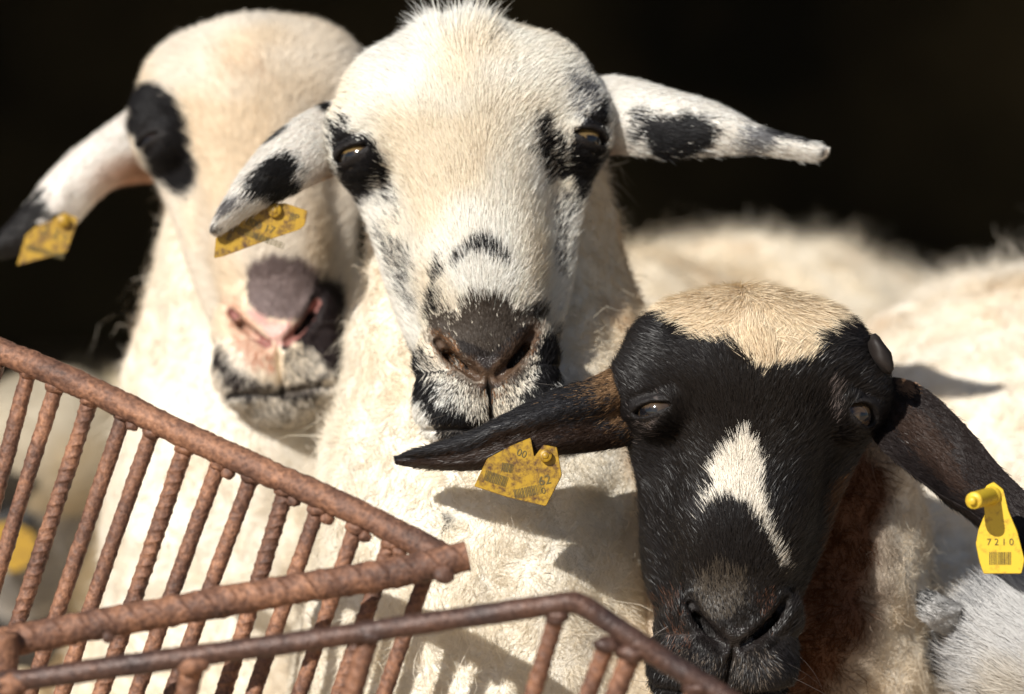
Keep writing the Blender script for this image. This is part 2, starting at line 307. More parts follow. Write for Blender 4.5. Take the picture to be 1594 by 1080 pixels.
# ------------------------------------------------------------------ coat colours and patches (millimetres in the frame of each head)
PATCH = {
  "C": [
    ("black", 0.0, [(-76.3, 30.4), (-75.3, 16.3), (-73.2, 2.4), (-71.5, -8.5), (-66.6, -19.0), (-58.4, -29.2), (-53.5, -24.9), (-50.6, -18.1), (-46.4, -10.3), (-48.5, -1.8), (-53.8, 5.4), (-58.9, 6.0), (-63.9, 10.5), (-70.5, 15.8), (-73.9, 24.6)]),
    ("black", 0.15, [(-55.4, -3.2), (-49.9, -2.1), (-44.7, -6.2), (-41.9, -13.9), (-45.2, -20.7), (-49.8, -16.8)]),
    ("black", 0.0, [(72.7, 23.8), (75.0, 8.6), (71.1, -8.6), (66.2, -19.6), (57.4, -33.7), (53.8, -35.0), (49.9, -24.7), (46.9, -17.4), (50.1, -6.7), (59.7, 3.4), (65.4, 14.0)]),
    ("black", 0.12, [(33.6, 6.2), (38.9, 8.2), (41.0, 1.9), (50.4, -1.8), (49.1, -12.5), (49.2, -24.7), (44.4, -23.1), (38.5, -26.6), (33.6, -20.5), (32.3, -9.0)]),
    ("black", 0.1, [(55.8, 25.4), (61.2, 27.5), (67.2, 26.9), (66.7, 21.0), (61.4, 17.5), (56.0, 18.8)]),
    ("grey", 0.5, [(49.2, 30.8), (58.2, 34.5), (68.5, 28.6), (69.1, 16.3), (59.6, 6.5), (51.5, 13.8)]),
    ("black", 0.35, [(-69.3, 18.1), (-65.8, 18.6), (-62.8, 15.7), (-63.7, 12.2), (-67.9, 13.5)]),
    ("speck", 0.42, [(-49.6, -38.7), (-44.7, -43.2), (-38.8, -59.5), (-34.3, -75.6), (-33.9, -88.9), (-38.2, -90.5), (-43.4, -75.5), (-48.6, -60.2), (-51.3, -47.2)]),
    ("speck", 0.6, [(-47.3, -12.7), (-40.0, -16.9), (-39.3, -30.5), (-41.9, -43.8), (-48.3, -35.4), (-50.3, -23.0)]),
    ("speck", 0.5, [(38.6, -25.9), (49.1, -26.4), (53.1, -35.1), (49.3, -63.3), (42.6, -78.2), (38.0, -72.2), (41.9, -53.7)]),
    ("black", 0.2, [(-20.7, -69.0), (-18.6, -73.5), (-19.8, -80.3), (-24.1, -82.8), (-24.6, -75.8)]),
    ("black", 0.25, [(-26.7, -86.2), (-20.5, -86.3), (-21.0, -92.9), (-23.5, -99.9), (-29.2, -102.4), (-30.8, -95.6)]),
    ("black", 0.2, [(-0.1, -60.1), (8.3, -61.2), (12.9, -68.5), (14.4, -76.2), (8.1, -73.4), (1.7, -68.8), (-3.9, -66.6), (-9.9, -69.9), (-13.7, -75.6), (-15.6, -74.0), (-11.8, -67.5), (-6.1, -63.9)]),
    ("nose", 0.12, [(-29.7, -95.1), (-12.8, -96.4), (15.9, -98.2), (33.6, -95.4), (28.8, -118.6), (14.8, -137.0), (-7.1, -136.7), (-23.0, -122.7)]),
    ("nose", 0.05, [(-12.3, -95.1), (-3.9, -90.6), (12.9, -92.7), (17.6, -103.6), (18.9, -114.6), (14.2, -121.8), (2.1, -125.8), (-12.0, -120.3), (-16.5, -106.6)]),
    ("nose", 0.3, [(-28.9, -98.1), (-21.5, -100.4), (-14.4, -105.1), (-17.2, -112.1), (-25.5, -109.1), (-30.3, -102.9)]),
    ("nose", 0.3, [(15.6, -103.7), (26.3, -97.7), (32.8, -97.1), (33.1, -103.0), (23.9, -107.2), (16.4, -114.9)]),
    ("rust", 0.55, [(-28.0, -104.7), (-18.8, -110.0), (-12.3, -123.6), (-10.7, -130.1), (-20.1, -129.0), (-25.6, -120.1)]),
    ("rust", 0.7, [(20.0, -112.7), (26.9, -111.6), (27.3, -120.4), (19.1, -125.2)]),
    ("rust", 0.7, [(-2.9, -134.3), (9.9, -135.2), (5.8, -146.0), (-2.6, -145.2)]),
    ("mottle", 0.64, [(-32.2, -117.2), (-23.3, -127.4), (-10.3, -135.1), (9.9, -135.9), (24.2, -125.6), (31.0, -125.4), (30.2, -136.2), (23.1, -149.1), (11.9, -155.1), (-8.5, -156.7), (-24.9, -150.8), (-34.0, -134.4), (-37.4, -122.7)]),
    ("black", 0.0, [(-42.2, -105.9), (-34.2, -117.3), (-29.8, -131.6), (-26.2, -145.3), (-8.3, -154.5), (11.8, -156.7), (11.4, -164.2), (-22.6, -166.1), (-35.0, -148.9), (-40.8, -131.8)]),
    ("mottle", 0.6, [(-32.6, -154.4), (-22.1, -158.6), (-1.9, -160.2), (18.5, -158.3), (27.2, -154.2), (21.5, -166.0), (4.1, -175.4), (-16.3, -172.7), (-26.1, -165.9)]),
    ("black", 0.0, [(26.5, -121.5), (39.4, -105.5), (41.8, -120.9), (37.4, -134.9), (29.4, -147.4), (20.5, -152.4), (16.6, -145.3), (26.1, -136.4)]),
    ("dark", 0.0, [(-13.9, -112.6), (-7.4, -117.1), (2.5, -120.9), (15.0, -111.0), (22.9, -106.6), (19.9, -115.4), (12.0, -130.1), (3.1, -136.1), (-5.2, -134.2), (-10.4, -126.7)]),
  ],
  "B": [
    ("cream", 0.0, [(-57.5, 58.4), (-72, 70), (-60, 130), (60, 130), (72, 70), (60.9, 59.0), (38.6, 51.5), (26.1, 41.1), (30.4, 31.9), (23.8, 23.4), (8.2, 22.0), (-1.4, 15.8), (-10.9, 26.6), (-20.7, 34.7), (-33.8, 39.6), (-42.9, 49.2)]),
    ("white", 0.0, [(-9.6, -10.9), (-2.5, -20.1), (2.5, -34.5), (4.7, -52.7), (9.8, -67.1), (21.1, -84.6), (25.0, -92.3), (17.3, -93.0), (8.1, -79.7), (-1.0, -65.6), (-8.8, -55.9), (-17.1, -54.9), (-26.2, -63.1), (-25.9, -49.2), (-25.7, -36.4), (-21.8, -25.6), (-15.5, -18.5)]),
    ("greyb", 0.5, [(36.0, 17.6), (42.1, 14.4), (43.0, -3.6), (38.7, -5.5), (34.8, 6.8)]),
    ("greyb", 0.6, [(-67.3, -1.9), (-56.8, 4.9), (-52.3, -9.4), (-55.3, -19.1)]),
    ("nosegrey", 0.35, [(-23.9, -96.2), (-14.3, -89.1), (-0.0, -94.3), (4.1, -110.4), (-3.5, -119.6), (-16.7, -117.9), (-24.2, -107.1)]),
    ("brownb", 0.8, [(-36.6, -106.5), (-31.1, -101.3), (-29.3, -118.1), (-21.3, -132.4), (-27.1, -139.7), (-34.3, -128.9)]),
    ("brownb", 0.8, [(7.3, -106.7), (15.8, -101.0), (19.4, -113.6), (17.7, -126.2), (10.3, -117.5)]),
    ("mottleb", 0.55, [(-35.2, -132.5), (-17.3, -139.6), (16.8, -135.3), (25.4, -146.0), (18.3, -158.6), (-9.0, -159.1), (-29.5, -146.9)]),
    ("brown", 0.25, [(44.4, -42.4), (64.9, -30.3), (83.5, -19.2), (99.2, -55.6), (84.5, -93.1), (56.4, -130.8), (41.5, -154.6), (45.0, -93.6)]),
  ],
  "L": [
    ("black", 0.0, [(-76.3, 34.2), (-64.4, 34.6), (-52.6, 26.9), (-43.5, 18.1), (-38.1, 3.4), (-38.5, -8.3), (-36.3, -22.9), (-39.9, -29.7), (-46.7, -35.8), (-55.9, -29.4), (-64.8, -17.5), (-68.7, -9.3), (-69.8, -0.0), (-78.4, 7.1)]),
    ("noseoval", 0.0, [(-15.0, -97.9), (-10.4, -87.9), (4.2, -85.3), (18.8, -88.1), (28.8, -97.3), (30.0, -110.6), (23.2, -118.7), (9.9, -123.2), (-6.7, -119.4), (-14.6, -109.1)]),
    ("pink", 0.1, [(-15.5, -111.0), (-6.6, -119.0), (10.0, -122.4), (23.2, -116.4), (18.8, -126.5), (8.7, -134.8), (0.9, -136.4), (-9.3, -126.7)]),
    ("mottle", 0.5, [(2.6, -139.3), (18.0, -135.5), (24.5, -145.8), (17.3, -158.5), (0.4, -155.9)]),
    ("darkb", 0.0, [(5.7, -127.6), (18.2, -118.4), (25.8, -98.1), (38.0, -93.6), (45.6, -124.0), (43.7, -142.6), (34.4, -155.6), (25.2, -149.5), (20.7, -138.5), (8.7, -133.1), (5.6, -139.7), (1.1, -138.7), (2.6, -131.9)]),
    ("flesh", 0.35, [(-28.6, -100.9), (-18.7, -102.4), (-17.0, -115.0), (-4.0, -130.2), (-0.3, -137.1), (-4.2, -150.0), (-14.9, -145.7), (-26.8, -127.9)]),
    ("darkb", 0.1, [(-39.0, -127.3), (-32.7, -128.5), (-29.7, -139.3), (-21.0, -150.2), (-3.1, -156.1), (15.8, -156.6), (27.8, -149.5), (22.5, -162.5), (14.5, -165.4), (-4.1, -163.9), (-22.5, -161.2), (-33.1, -153.3), (-37.9, -139.8)]),
    ("mottle", 0.68, [(-26.9, -157.9), (-4.1, -163.9), (19.4, -163.0), (16.6, -170.2), (-2.2, -174.9), (-19.7, -169.3)]),
    ("mottle", 0.8, [(-35.0, -152.8), (-22.5, -161.2), (-4.3, -165.2), (18.4, -164.6), (28.6, -157.3), (23.9, -167.7), (12.8, -177.0), (-3.6, -180.3), (-20.1, -175.4), (-32.3, -164.3)]),
    ("warm", 0.75, [(-25.2, 53.2), (5.0, 40.9), (10.6, 17.8), (-23.3, 24.2)]),
  ],
}

BLACK = np.array((0.012, 0.011, 0.012)); 
PAL = {"black": BLACK, "grey": (0.20, 0.20, 0.21), "nose": (0.065, 0.050, 0.039), "rust": (0.30, 0.13, 0.045), "dark": (0.022, 0.016, 0.014),
       "cream": (0.85, 0.70, 0.50), "white": (0.82, 0.76, 0.66), "greyb": (0.16, 0.13, 0.12), "nosegrey": (0.075, 0.06, 0.045), "brownb": (0.11, 0.05, 0.03),
       "brown": (0.085, 0.038, 0.014), "noseoval": (0.20, 0.150, 0.142), "pink": (0.72, 0.42, 0.38), "flesh": (0.62, 0.33, 0.22), "darkb": (0.022, 0.014, 0.014), "warm": (0.62, 0.45, 0.30)}
def poly_sd(x, z, poly):
    pts = np.array(poly); n = len(pts); d = np.full(x.shape, 1e9); ins = np.zeros(x.shape, bool)
    for i in range(n):
        ax, az = pts[i]; bx, bz = pts[(i+1) % n]; ex, ez = bx - ax, bz - az
        t = np.clip(((x-ax)*ex + (z-az)*ez) / (ex*ex + ez*ez + 1e-9), 0, 1)
        d = np.minimum(d, (x-ax-t*ex)**2 + (z-az-t*ez)**2)
        c = ((az <= z) & (z < bz)) | ((bz <= z) & (z < az)); xx = ax + (z-az) * ex / (ez if abs(ez) > 1e-9 else 1e-9)
        ins ^= c & (x < xx)
    return np.sqrt(d) * np.where(ins, -1, 1)
def coat(kind, L, base, hair=False, var=0.10):
    """colour of the coat at local points L (n x 3)"""
    n = len(L); g = np.random.default_rng(3); r = g.random(n) if hair else np.full(n, 0.5)
    C = np.tile(np.array(base, float), (n, 1))
    t = noise(L, 1/38.0, 5, 2)[:, None]; C = C * (1 + np.array((-0.02, -0.09, -0.2)) * np.clip(t * 1.6 + 0.1, 0, 1))
    C = C * (1 + var * (g.random((n, 1)) - 0.5) * (2 if hair else 0))
    jit = noise(L, 1/9.0, 9, 2) * 2.6 + (g.normal(size=n) * 1.5 if hair else 0)
    mo = noise(L * np.array((1, 1, 0.6)), 1/6.0, 21, 2)
    nd = polyseg(np.stack([np.abs(L[:, 0]), L[:, 1], L[:, 2]], -1), [(6, -6, -133), (12, -5, -128), (20, 0, -119), (25, 5, -111)])
    for nm, j, poly in PATCH.get(kind, []):
        sd = poly_sd(L[:, 0], L[:, 2], poly) + jit * (0.5 if nm in ("dark", "noseoval") else 1) + (2.1 if nm == "white" else 1.0 if nm == "cream" else 0)
        m = (sd < 0) & (L[:, 1] < 85)
        if hair: m &= g.random(n) >= j
        if nm in ("mottle", "mottleb"):
            hi, lo = ((0.50, 0.45, 0.38), (0.03, 0.025, 0.022)) if nm == "mottle" else ((0.15, 0.12, 0.095), (0.02, 0.016, 0.014))
            k = np.clip(((g.random(n) if hair else 0.35) - j - 0.18 * mo) * 6 + 0.5, 0, 1)[:, None]
            v = np.array(lo) + (np.array(hi) - np.array(lo)) * k
        elif nm == "speck":
            k = np.clip(((g.random(n) if hair else 0.4) * 0.5 + mo * 0.9 + 0.62 - j) * 4, 0, 1)[:, None]; v = C * (1 - k) + BLACK * k * 2
        else:
            v = np.array(PAL[nm])[None] * (1 + 0.25 * (g.random((n, 1)) - 0.5) * hair)
        C = np.where(m[:, None], v if not (j and not hair) or nm in ("mottle", "mottleb", "speck") else C * j + v * (1 - j), C)
    inn = {"C": (0.03, 0.022, 0.018), "B": (0.010, 0.008, 0.008), "L": (0.30, 0.13, 0.11)}.get(kind, (0.03, 0.03, 0.03))
    C = np.where((nd < 3.1)[:, None], np.array(inn), C)
    if kind in "CB":
        k = np.clip((7.5 + jit - nd) / 2.5, 0, 1)[:, None] * (0.75 if kind == "C" else 0.5); C = C * (1 - k) + np.array((0.10, 0.058, 0.035) if kind == "C" else (0.020, 0.016, 0.015)) * k
    # bare dark lids and the corner of the eye
    e = np.sqrt(((np.abs(L[:, 0]) - 66) / 15) ** 2 + ((L[:, 1] - 14) / 18) ** 2 + ((L[:, 2] + 1) / 8) ** 2)
    if not hair: C = np.where((e < 1)[:, None], np.array((0.008, 0.006, 0.006)), C)
    return np.clip(C, 0.002, 0.9)

# ------------------------------------------------------------------ hairs: tapering blades that lie on the skin
class Hairs:
    def __init__(s): s.V = []; s.F = []; s.C = []; s.n = 0
    def add(s, root, nrm, d, length, width, col, lift=0.35, bend=-0.25, curl=0.0, K=4, seed=1):
        g = np.random.default_rng(seed); n = len(root)
        if n == 0: return
        d = norm(d - nrm * (d * nrm).sum(1, keepdims=True))
        d = norm(d + g.normal(size=(n, 3)) * 0.16)
        side = norm(np.cross(nrm, d)); L = np.asarray(length)[..., None] * np.ones((n, 1)); Wd = np.asarray(width)[..., None] * np.ones((n, 1))
        lf = lift * (0.7 + 0.6 * g.random((n, 1)))
        tl = g.normal(size=(n, 1)) * 0.35; sd_ = norm(side + nrm * tl)
        cv = side * g.normal(size=(n, 1)) * curl + g.normal(size=(n, 3)) * curl * 0.4
        vs = []
        for k in range(K):
            t = k / (K - 1)
            c = root + d * L * t + nrm * L * (lf * t + bend * lf * t * t * 2) + cv * L * (math.sin(t * 4.2) * 0.5 + t * t)
            w = Wd * max(0.06, (1 - t ** 1.6)) * 0.5
            vs.append(c - sd_ * w); vs.append(c + sd_ * w)
        V = np.stack(vs, 1).reshape(-1, 3); b0 = s.n + np.arange(n)[:, None] * 2 * K
        F = np.concatenate([np.stack([b0 + 2*k, b0 + 2*k+1, b0 + 2*k+3, b0 + 2*k+2], -1).reshape(-1, 4) for k in range(K-1)])
        s.V.append(V.astype(np.float32)); s.F.append(F.astype(np.int32)); s.C.append(np.repeat(col, 2*K, 0).astype(np.float32)); s.n += len(V)
    def build(s, name, mat, parent):
        return mesh_obj(name, np.concatenate(s.V), np.concatenate(s.F), mat, parent, col=np.concatenate(s.C))
def sample(V, Q, N, wfun=None, seed=0):
    """N points on a quad mesh with weights by face centre/normal"""
    g = np.random.default_rng(seed)
    T = np.concatenate([Q[:, [0, 1, 2]], Q[:, [0, 2, 3]]]); a, b, c = V[T[:, 0]], V[T[:, 1]], V[T[:, 2]]
    cr = np.cross(b - a, c - a); ar = np.linalg.norm(cr, axis=1) + 1e-15; w = ar.copy()
    if wfun is not None: w = w * wfun((a + b + c) / 3, cr / ar[:, None])
    i = g.choice(len(T), int(N), p=w / w.sum()); r1 = np.sqrt(g.random((int(N), 1))); r2 = g.random((int(N), 1))
    return a[i] * (1 - r1) + b[i] * r1 * (1 - r2) + c[i] * r1 * r2, i % len(Q), T[i], (1 - r1, r1 * (1 - r2), r1 * r2)
def facing(c, n):
    """the side of the animal that is turned to the yard gets the dense coat"""
    v = norm(CAM - c); f = (n * v).sum(1); return np.where(f > -0.25, 1.0, 0.12)

# ------------------------------------------------------------------ ears
def spline(pts, n):
    pts = np.asarray(pts, float); m = len(pts)
    ext = np.concatenate([[2*pts[0]-pts[1]], pts, [2*pts[-1]-pts[-2]]]); t = np.linspace(0, m-1-1e-6, n); i = t.astype(int); f = (t - i)[:, None]
    p0, p1, p2, p3 = ext[i], ext[i+1], ext[i+2], ext[i+3]
    return 0.5 * (2*p1 + (p2-p0)*f + (2*p0-5*p1+4*p2-p3)*f*f + (3*p1-p0-3*p2+p3)*f**3)
def ear_mesh(st, bulge, thick=0.0035, fold=None, ns=60, nt=26):
    """st: rows (upper x, upper y, lower x, lower y, upper distance, lower distance); bulge in metres towards the yard (one value or root..tip)"""
    A = spline(st, ns); U = np.stack([P(a[0], a[1], a[4]) for a in A]); Lw = np.stack([P(a[2], a[3], a[5]) for a in A])
    mid = (U + Lw) / 2; ax = norm(np.gradient(mid, axis=0)); acr = norm(Lw - U); nn = norm(np.cross(ax, acr))
    nn = np.where(((nn * (CAM - mid)).sum(1) < 0)[:, None], -nn, nn)
    bl = np.interp(np.linspace(0, 1, ns), np.linspace(0, 1, len(bulge)), bulge)
    t = np.linspace(0, 1, nt); V = np.zeros((2, ns, nt, 3)); S = np.zeros((2, ns, nt, 2))
    wv = 0.0012 * noise(np.stack([np.arange(ns) * 0.2, np.zeros(ns), np.zeros(ns)], -1), 1.0, 4)
    for k in range(nt):
        prof = math.sin(math.pi * t[k]) ** 0.75
        if fold is not None: prof = prof - fold * math.exp(-((t[k] - 0.62) / 0.16) ** 2)
        c = U * (1 - t[k]) + Lw * t[k] + nn * (bl * prof + wv * math.sin(9 * t[k]))[:, None]
        th = thick * math.sqrt(max(0.0, math.sin(math.pi * t[k]))) * 0.5 + 0.0002
        V[0, :, k] = c + nn * th; V[1, :, k] = c - nn * th
        S[:, :, k, 0] = np.linspace(0, 1, ns); S[:, :, k, 1] = t[k]
    idx = np.arange(2 * ns * nt).reshape(2, ns, nt); q = []
    for f in (0, 1):
        a = np.stack([idx[f, :-1, :-1], idx[f, :-1, 1:], idx[f, 1:, 1:], idx[f, 1:, :-1]], -1).reshape(-1, 4); q.append(a if f == 0 else a[:, ::-1])
    for e in (0, nt-1):
        a = np.stack([idx[0, :-1, e], idx[0, 1:, e], idx[1, 1:, e], idx[1, :-1, e]], -1).reshape(-1, 4); q.append(a if e == 0 else a[:, ::-1])
    for e in (0, ns-1): q.append(np.stack([idx[0, e, :-1], idx[1, e, :-1], idx[1, e, 1:], idx[0, e, 1:]], -1).reshape(-1, 4))
    V = V.reshape(-1, 3); Q = np.concatenate(q); S = S.reshape(-1, 2)
    n = vnormals(V, Q[:2*(ns-1)*(nt-1)])
    if (n[:ns*nt] * (CAM - V[:ns*nt])).sum(1).mean() < 0: Q = Q[:, ::-1]
    return V, Q, S, np.tile(np.repeat(ax, nt, 0), (2, 1))

# ------------------------------------------------------------------ an animal
def frame(a, b):
    return norm(np.asarray(b) - np.asarray(a))
def body_field(cones, lumps=0.006, ls=34.0):
    def f(p):
        d = None
        for c in cones:
            e = cone(p, c[0], c[1], c[2], c[3]) if len(c) >= 4 and np.ndim(c[2]) == 0 else ell(p, c[0], c[1])
            d = e if d is None else smin(d, e, 0.05)
        m = np.abs(d) < 0.03
        if m.any():
            q = p[m]; k = noise(q, ls, 11, 2) * 1.3 * lumps + noise(q, 9.0, 12) * lumps * 1.5 + noise(q, 95.0, 15) * lumps * 0.3
            d = d.copy(); d[m] = d[m] - k
        return d
    return f
def legs(C, xs, ztop, r=0.035):
    """four jointed legs as tapering cones down to the ground: C two body points (front, rear)"""
    out = []
    for k, c in enumerate(C):
        for sx in (-xs, xs):
            top = np.array([c[0] + sx, c[1], ztop]); bend = 0.03 if k else -0.01
            kn = np.array([c[0] + sx, c[1] + bend, ztop * 0.5]); ft = np.array([c[0] + sx, c[1] - bend * 0.3, 0.03])
            out += [(top, kn, r * 1.7, r * 0.72), (kn, ft, r * 0.72, r * 0.58), (ft, ft + np.array([0, -0.02, -0.012]), r * 0.62, r * 0.66)]
    return out
class Animal:
    def __init__(s, name, head, kind, base, ears=(), cones=(), fleece=(0.74, 0.64, 0.50), fleece_fn=None, ear_fns=(), n_face=70000, n_wool=26000, h=1.8, bh=0.006, furmat=None,
                 nose=None, hairlen=6.0, box=None, lumps=0.006, base_loc=None, woollen=0.0070, eye=(0.55, 0.36, 0.12), haircut=None, n_ear=9000, seed=1):
        s.head = head; s.kind = kind; furmat = furmat or M_FUR
        V, Q = head.mesh(h); Wv = head.w(V); N = vnormals(Wv, Q)
        Cc = coat(kind, V, base); wet = (polyseg(np.stack([np.abs(V[:, 0]), V[:, 1], V[:, 2]], -1), [(0, -8, -140), (0, -8, -128), (12, -5, -128), (20, 0, -119)]) < 5.5); Cc = np.concatenate([Cc, np.where(wet, 0.0, 1.0)[:, None]], 1)
        bf = body_field(cones, lumps)
        pts = np.array([c[i] for c in cones for i in (0, 1)]); rr = max(max(c[2], c[3]) for c in cones)
        lo = pts.min(0) - rr - 0.03; hi = pts.max(0) + rr + 0.03; lo[2] = max(lo[2], -0.01)
        BV, BQ = surface_nets(bf, lo, hi, bh); BN = vnormals(BV, BQ)
        fc = fleece_fn(BV) if fleece_fn else s.fleece(BV, fleece)
        allV = [Wv, BV]; allQ = [Q, BQ + len(Wv)]; allC = [Cc, np.concatenate([fc, np.ones((len(fc), 1))], 1)]; off = len(Wv) + len(BV); E = []
        for (st, bl, fo), fn in zip(ears, ear_fns):
            eV, eQ, eS, eA = ear_mesh(st, bl, fold=fo); eC = fn(eS, np.full(len(eS), 0.5), eV)
            allV.append(eV); allQ.append(eQ + off); allC.append(np.concatenate([eC, np.ones((len(eC), 1))], 1)); off += len(eV); E.append((eV, eQ, eS, eA, fn))
        loc = base_loc if base_loc is not None else Vector((float(head.org[0]), float(head.org[1]), 0.0))
        A = np.concatenate(allV); o = mesh_obj(name, A - np.array(loc), np.concatenate(allQ), M_SKIN, None, col=np.concatenate(allC)); o.location = loc
        s.o = o
        # eyeballs
        for sx in (-1, 1):
            s.eyeball(sx, eye)
        if NOHAIR: return
        # short coat of the face
        fur = Hairs()
        def wf(c, n):
            l = head.l(c) + np.array((0, head.o.get('ei', 0) * 0.8, 0)); w = facing(c, n); w = w * np.where(bf(c) < -0.002, 0.0, 1)
            a = np.abs(l[:, 0]) + head.o.get('ei', 0)
            ex = np.sqrt(((a - 66) / 13) ** 2 + ((l[:, 1] - 14) / 15) ** 2 + ((l[:, 2] + 1) / (head.o.get('open', 5) + 3.2)) ** 2); w = w * np.where(ex < 1, 0.0, 1)
            return w
        R0, fi, T, bc = sample(Wv, Q, n_face, wf, 5 + seed); l = head.l(R0); nr = norm(sum(N[T[:, k]] * bc[k] for k in range(3)))
        g = np.random.default_rng(8 + seed); n = len(R0)
        z = l[:, 2]; x = l[:, 0]
        dl = np.stack([0.012 * x, 0.25 * np.ones(n), np.ones(n)], -1)
        low = z < -128; dl[low] = np.stack([0.02 * x[low], 0 * x[low], -np.ones(low.sum())], -1)
        rad = np.clip((z - 5) / 40, 0, 1)[:, None]; dl = dl * (1 - rad) + np.stack([x * 0.03, 0.3 * np.ones(n), 0.75 * np.ones(n)], -1) * rad
        sw = noise(l, 1/30.0, 31 + seed, 2)[:, None] * np.array([[0.7, 0, 0.2]]); dl = dl + sw
        ln = hairlen * (0.65 + 0.7 * g.random(n)); wd = 0.30 + 0.20 * g.random(n)
        ed = np.sqrt((np.abs(x) - 66) ** 2 + (l[:, 1] - 14) ** 2 + (z + 1) ** 2); ln = ln * np.clip((ed - 4) / 18, 0.35, 1)
        npad = (z < -96) & (z > -138) & (np.abs(x) < 30) & (l[:, 1] < 12); ln = np.where(npad, ln * 0.35, ln); ln = np.where((z < -138), ln * 0.6, ln)
        ns = polyseg(np.stack([np.abs(x), l[:, 1], z], -1), [(6, -6, -133), (12, -5, -128), (20, 0, -119), (25, 5, -111)])
        keep = (ns > 3.6) & ~((np.abs(x) < 6) & (z < -124) & (z > -140) & (l[:, 1] < 14)) & ~((np.abs(x) < 1.6) & (z < -130) & (z > -162))
        zmouth = -160 + 0.002 * x * x + 0.35 * np.clip(l[:, 1] - 8, 0, 60); keep &= np.abs(z - zmouth) > 1.7
        lift = np.full(n, 0.34); bend = -0.25
        if haircut: ln, dl, lift = haircut(l, ln, dl, lift, g)
        col = coat(kind, l, base, hair=True); k = keep
        fur.add(R0[k], nr[k], (dl @ head.M.T)[k], ln[k] * head.sc, (wd * head.sc)[k], col[k], lift=lift[k][:, None], seed=seed)
        # whiskers
        wh = k & (z < -120) & (np.abs(x) > 14) & (g.random(n) < 26 / max(1, (z < -120).sum()) )
        fur.add(R0[wh], nr[wh], (np.stack([np.sign(x), np.zeros(n), -0.4 * np.ones(n)], -1) @ head.M.T)[wh], 0.022 + 0.015 * g.random(wh.sum()), np.full(wh.sum(), 0.0002), np.tile((0.3, 0.27, 0.24) if kind == 'C' else (0.12, 0.1, 0.09), (wh.sum(), 1)), lift=0.7, bend=-0.3, K=6, seed=seed + 3)
        for eV, eQ, eS, eA, fn in E:
            eN = vnormals(eV, eQ); R1, fi, T, bc = sample(eV, eQ, n_ear, facing, 9); nr = norm(sum(eN[T[:, k]] * bc[k] for k in range(3))); sp = sum(eS[T[:, k]] * bc[k] for k in range(3)); ax = sum(eA[T[:, k]] * bc[k] for k in range(3))
            m = len(R1); cc = fn(sp, g.random(m), R1, True)
            fur.add(R1, nr, ax + nr * 0.0 + g.normal(size=(m, 3)) * 0.12, 0.0045 * (0.6 + 0.8 * g.random(m)) * np.clip((1.02 - sp[:, 0]) * 6, 0.3, 1), 0.00026 + 0.00016 * g.random(m), cc, lift=0.14, seed=seed + 7)
        fur.build("fur", furmat, o)
        # wool
        wool = Hairs()
        def ww(c, n):
            w = facing(c, n) * np.where(head.f(c) < -0.004, 0.0, 1.0) * np.clip((c[:, 2] - 0.5) * 8, 0.02, 1) * np.where(c[:, 1] > 2.66, 0.25, 1.0)
            return w
        R2, fi, T, bc = sample(BV, BQ, n_wool, ww, 6 + seed); nr = norm(sum(BN[T[:, k]] * bc[k] for k in range(3))); m = len(R2)
        q = R2 * 1.0; dv = np.stack([noise(q, 75, 51, 2), noise(q, 75, 52, 2), noise(q, 75, 53, 2)], -1) * 1.8 + np.array((0, 0, -0.35))
        cw = fleece_fn(R2, True) if fleece_fn else s.fleece(R2, fleece, True)
        far = np.clip((R2[:, 1] - 2.62) / 0.08, 0, 1); clump = noise(q, 85, 54, 2); cw = cw * (1 + 0.13 * clump)[:, None]; wool.add(R2, nr, dv, (1 + 2.2 * far) * (1 + 1.8 * (g.random(m) < 0.03) * (1 - far)) * woollen * (0.45 + 0.6 * g.random(m)) * np.clip(1.0 + 1.6 * clump, 0.45, 2.2), 0.0003 + 0.0002 * g.random(m), cw, lift=0.40, bend=-0.12, curl=0.75, K=5, seed=seed + 9)
        wool.build("fleece", M_WOOL, o)
    def fleece(s, p, base, hair=False):
        g = np.random.default_rng(2); C = np.tile(np.array(base, float), (len(p), 1))
        t = np.clip(noise(p, 7.0, 61, 3) * 1.5 + 0.05, 0, 1)[:, None]; C = C * (1 + t * np.array((-0.08, -0.16, -0.28)))
        t = np.clip(noise(p, 30.0, 66, 2) * 2 - 0.7, 0, 1)[:, None]; C = C * (1 + t * np.array((-0.15, -0.25, -0.35)))
        if hair: C = C * (0.9 + 0.2 * g.random((len(p), 1)))
        return C
    def eyeball(s, sx, iris):
        h = s.head; nu, nv = 48, 32; ei = h.o.get('ei', 0.0); c = np.array((56.5 - ei, 27.0 - ei * 0.8, -1.0)); r = 13.8
        n1 = norm(np.array((0.72, -0.68, -0.10))); t1 = norm(np.cross((0, 0, 1.0), n1)); t2 = np.cross(n1, t1)
        V = []; C = []
        for i in range(nv + 1):
            th = math.pi * i / nv
            for j in range(nu):
                ph = 2 * math.pi * j / nu; d = n1 * math.cos(th) + (t1 * math.cos(ph) + t2 * math.sin(ph)) * math.sin(th)
                rr = r * (1 + 0.08 * math.exp(-(th / 0.5) ** 2)); p = c + d * rr; V.append((p[0] * sx, p[1], p[2]))
                a, b = math.sin(th) * math.cos(ph), math.sin(th) * math.sin(ph)
                if th > 0.78: col = (0.045, 0.03, 0.022) if th < 1.0 else (0.12, 0.09, 0.075)
                elif abs(b) < 0.16 and abs(a) < 0.42: col = (0.006, 0.006, 0.008)
                else:
                    w = 0.75 + 0.25 * math.sin(ph * 23) * math.sin(ph * 7 + 1); col = tuple(v * w * (1 - 0.5 * (th / 0.78) ** 4) for v in iris)
                C.append(col)
        F = [(i*nu+j, i*nu+(j+1) % nu, (i+1)*nu+(j+1) % nu, (i+1)*nu+j) for i in range(nv) for j in range(nu)]
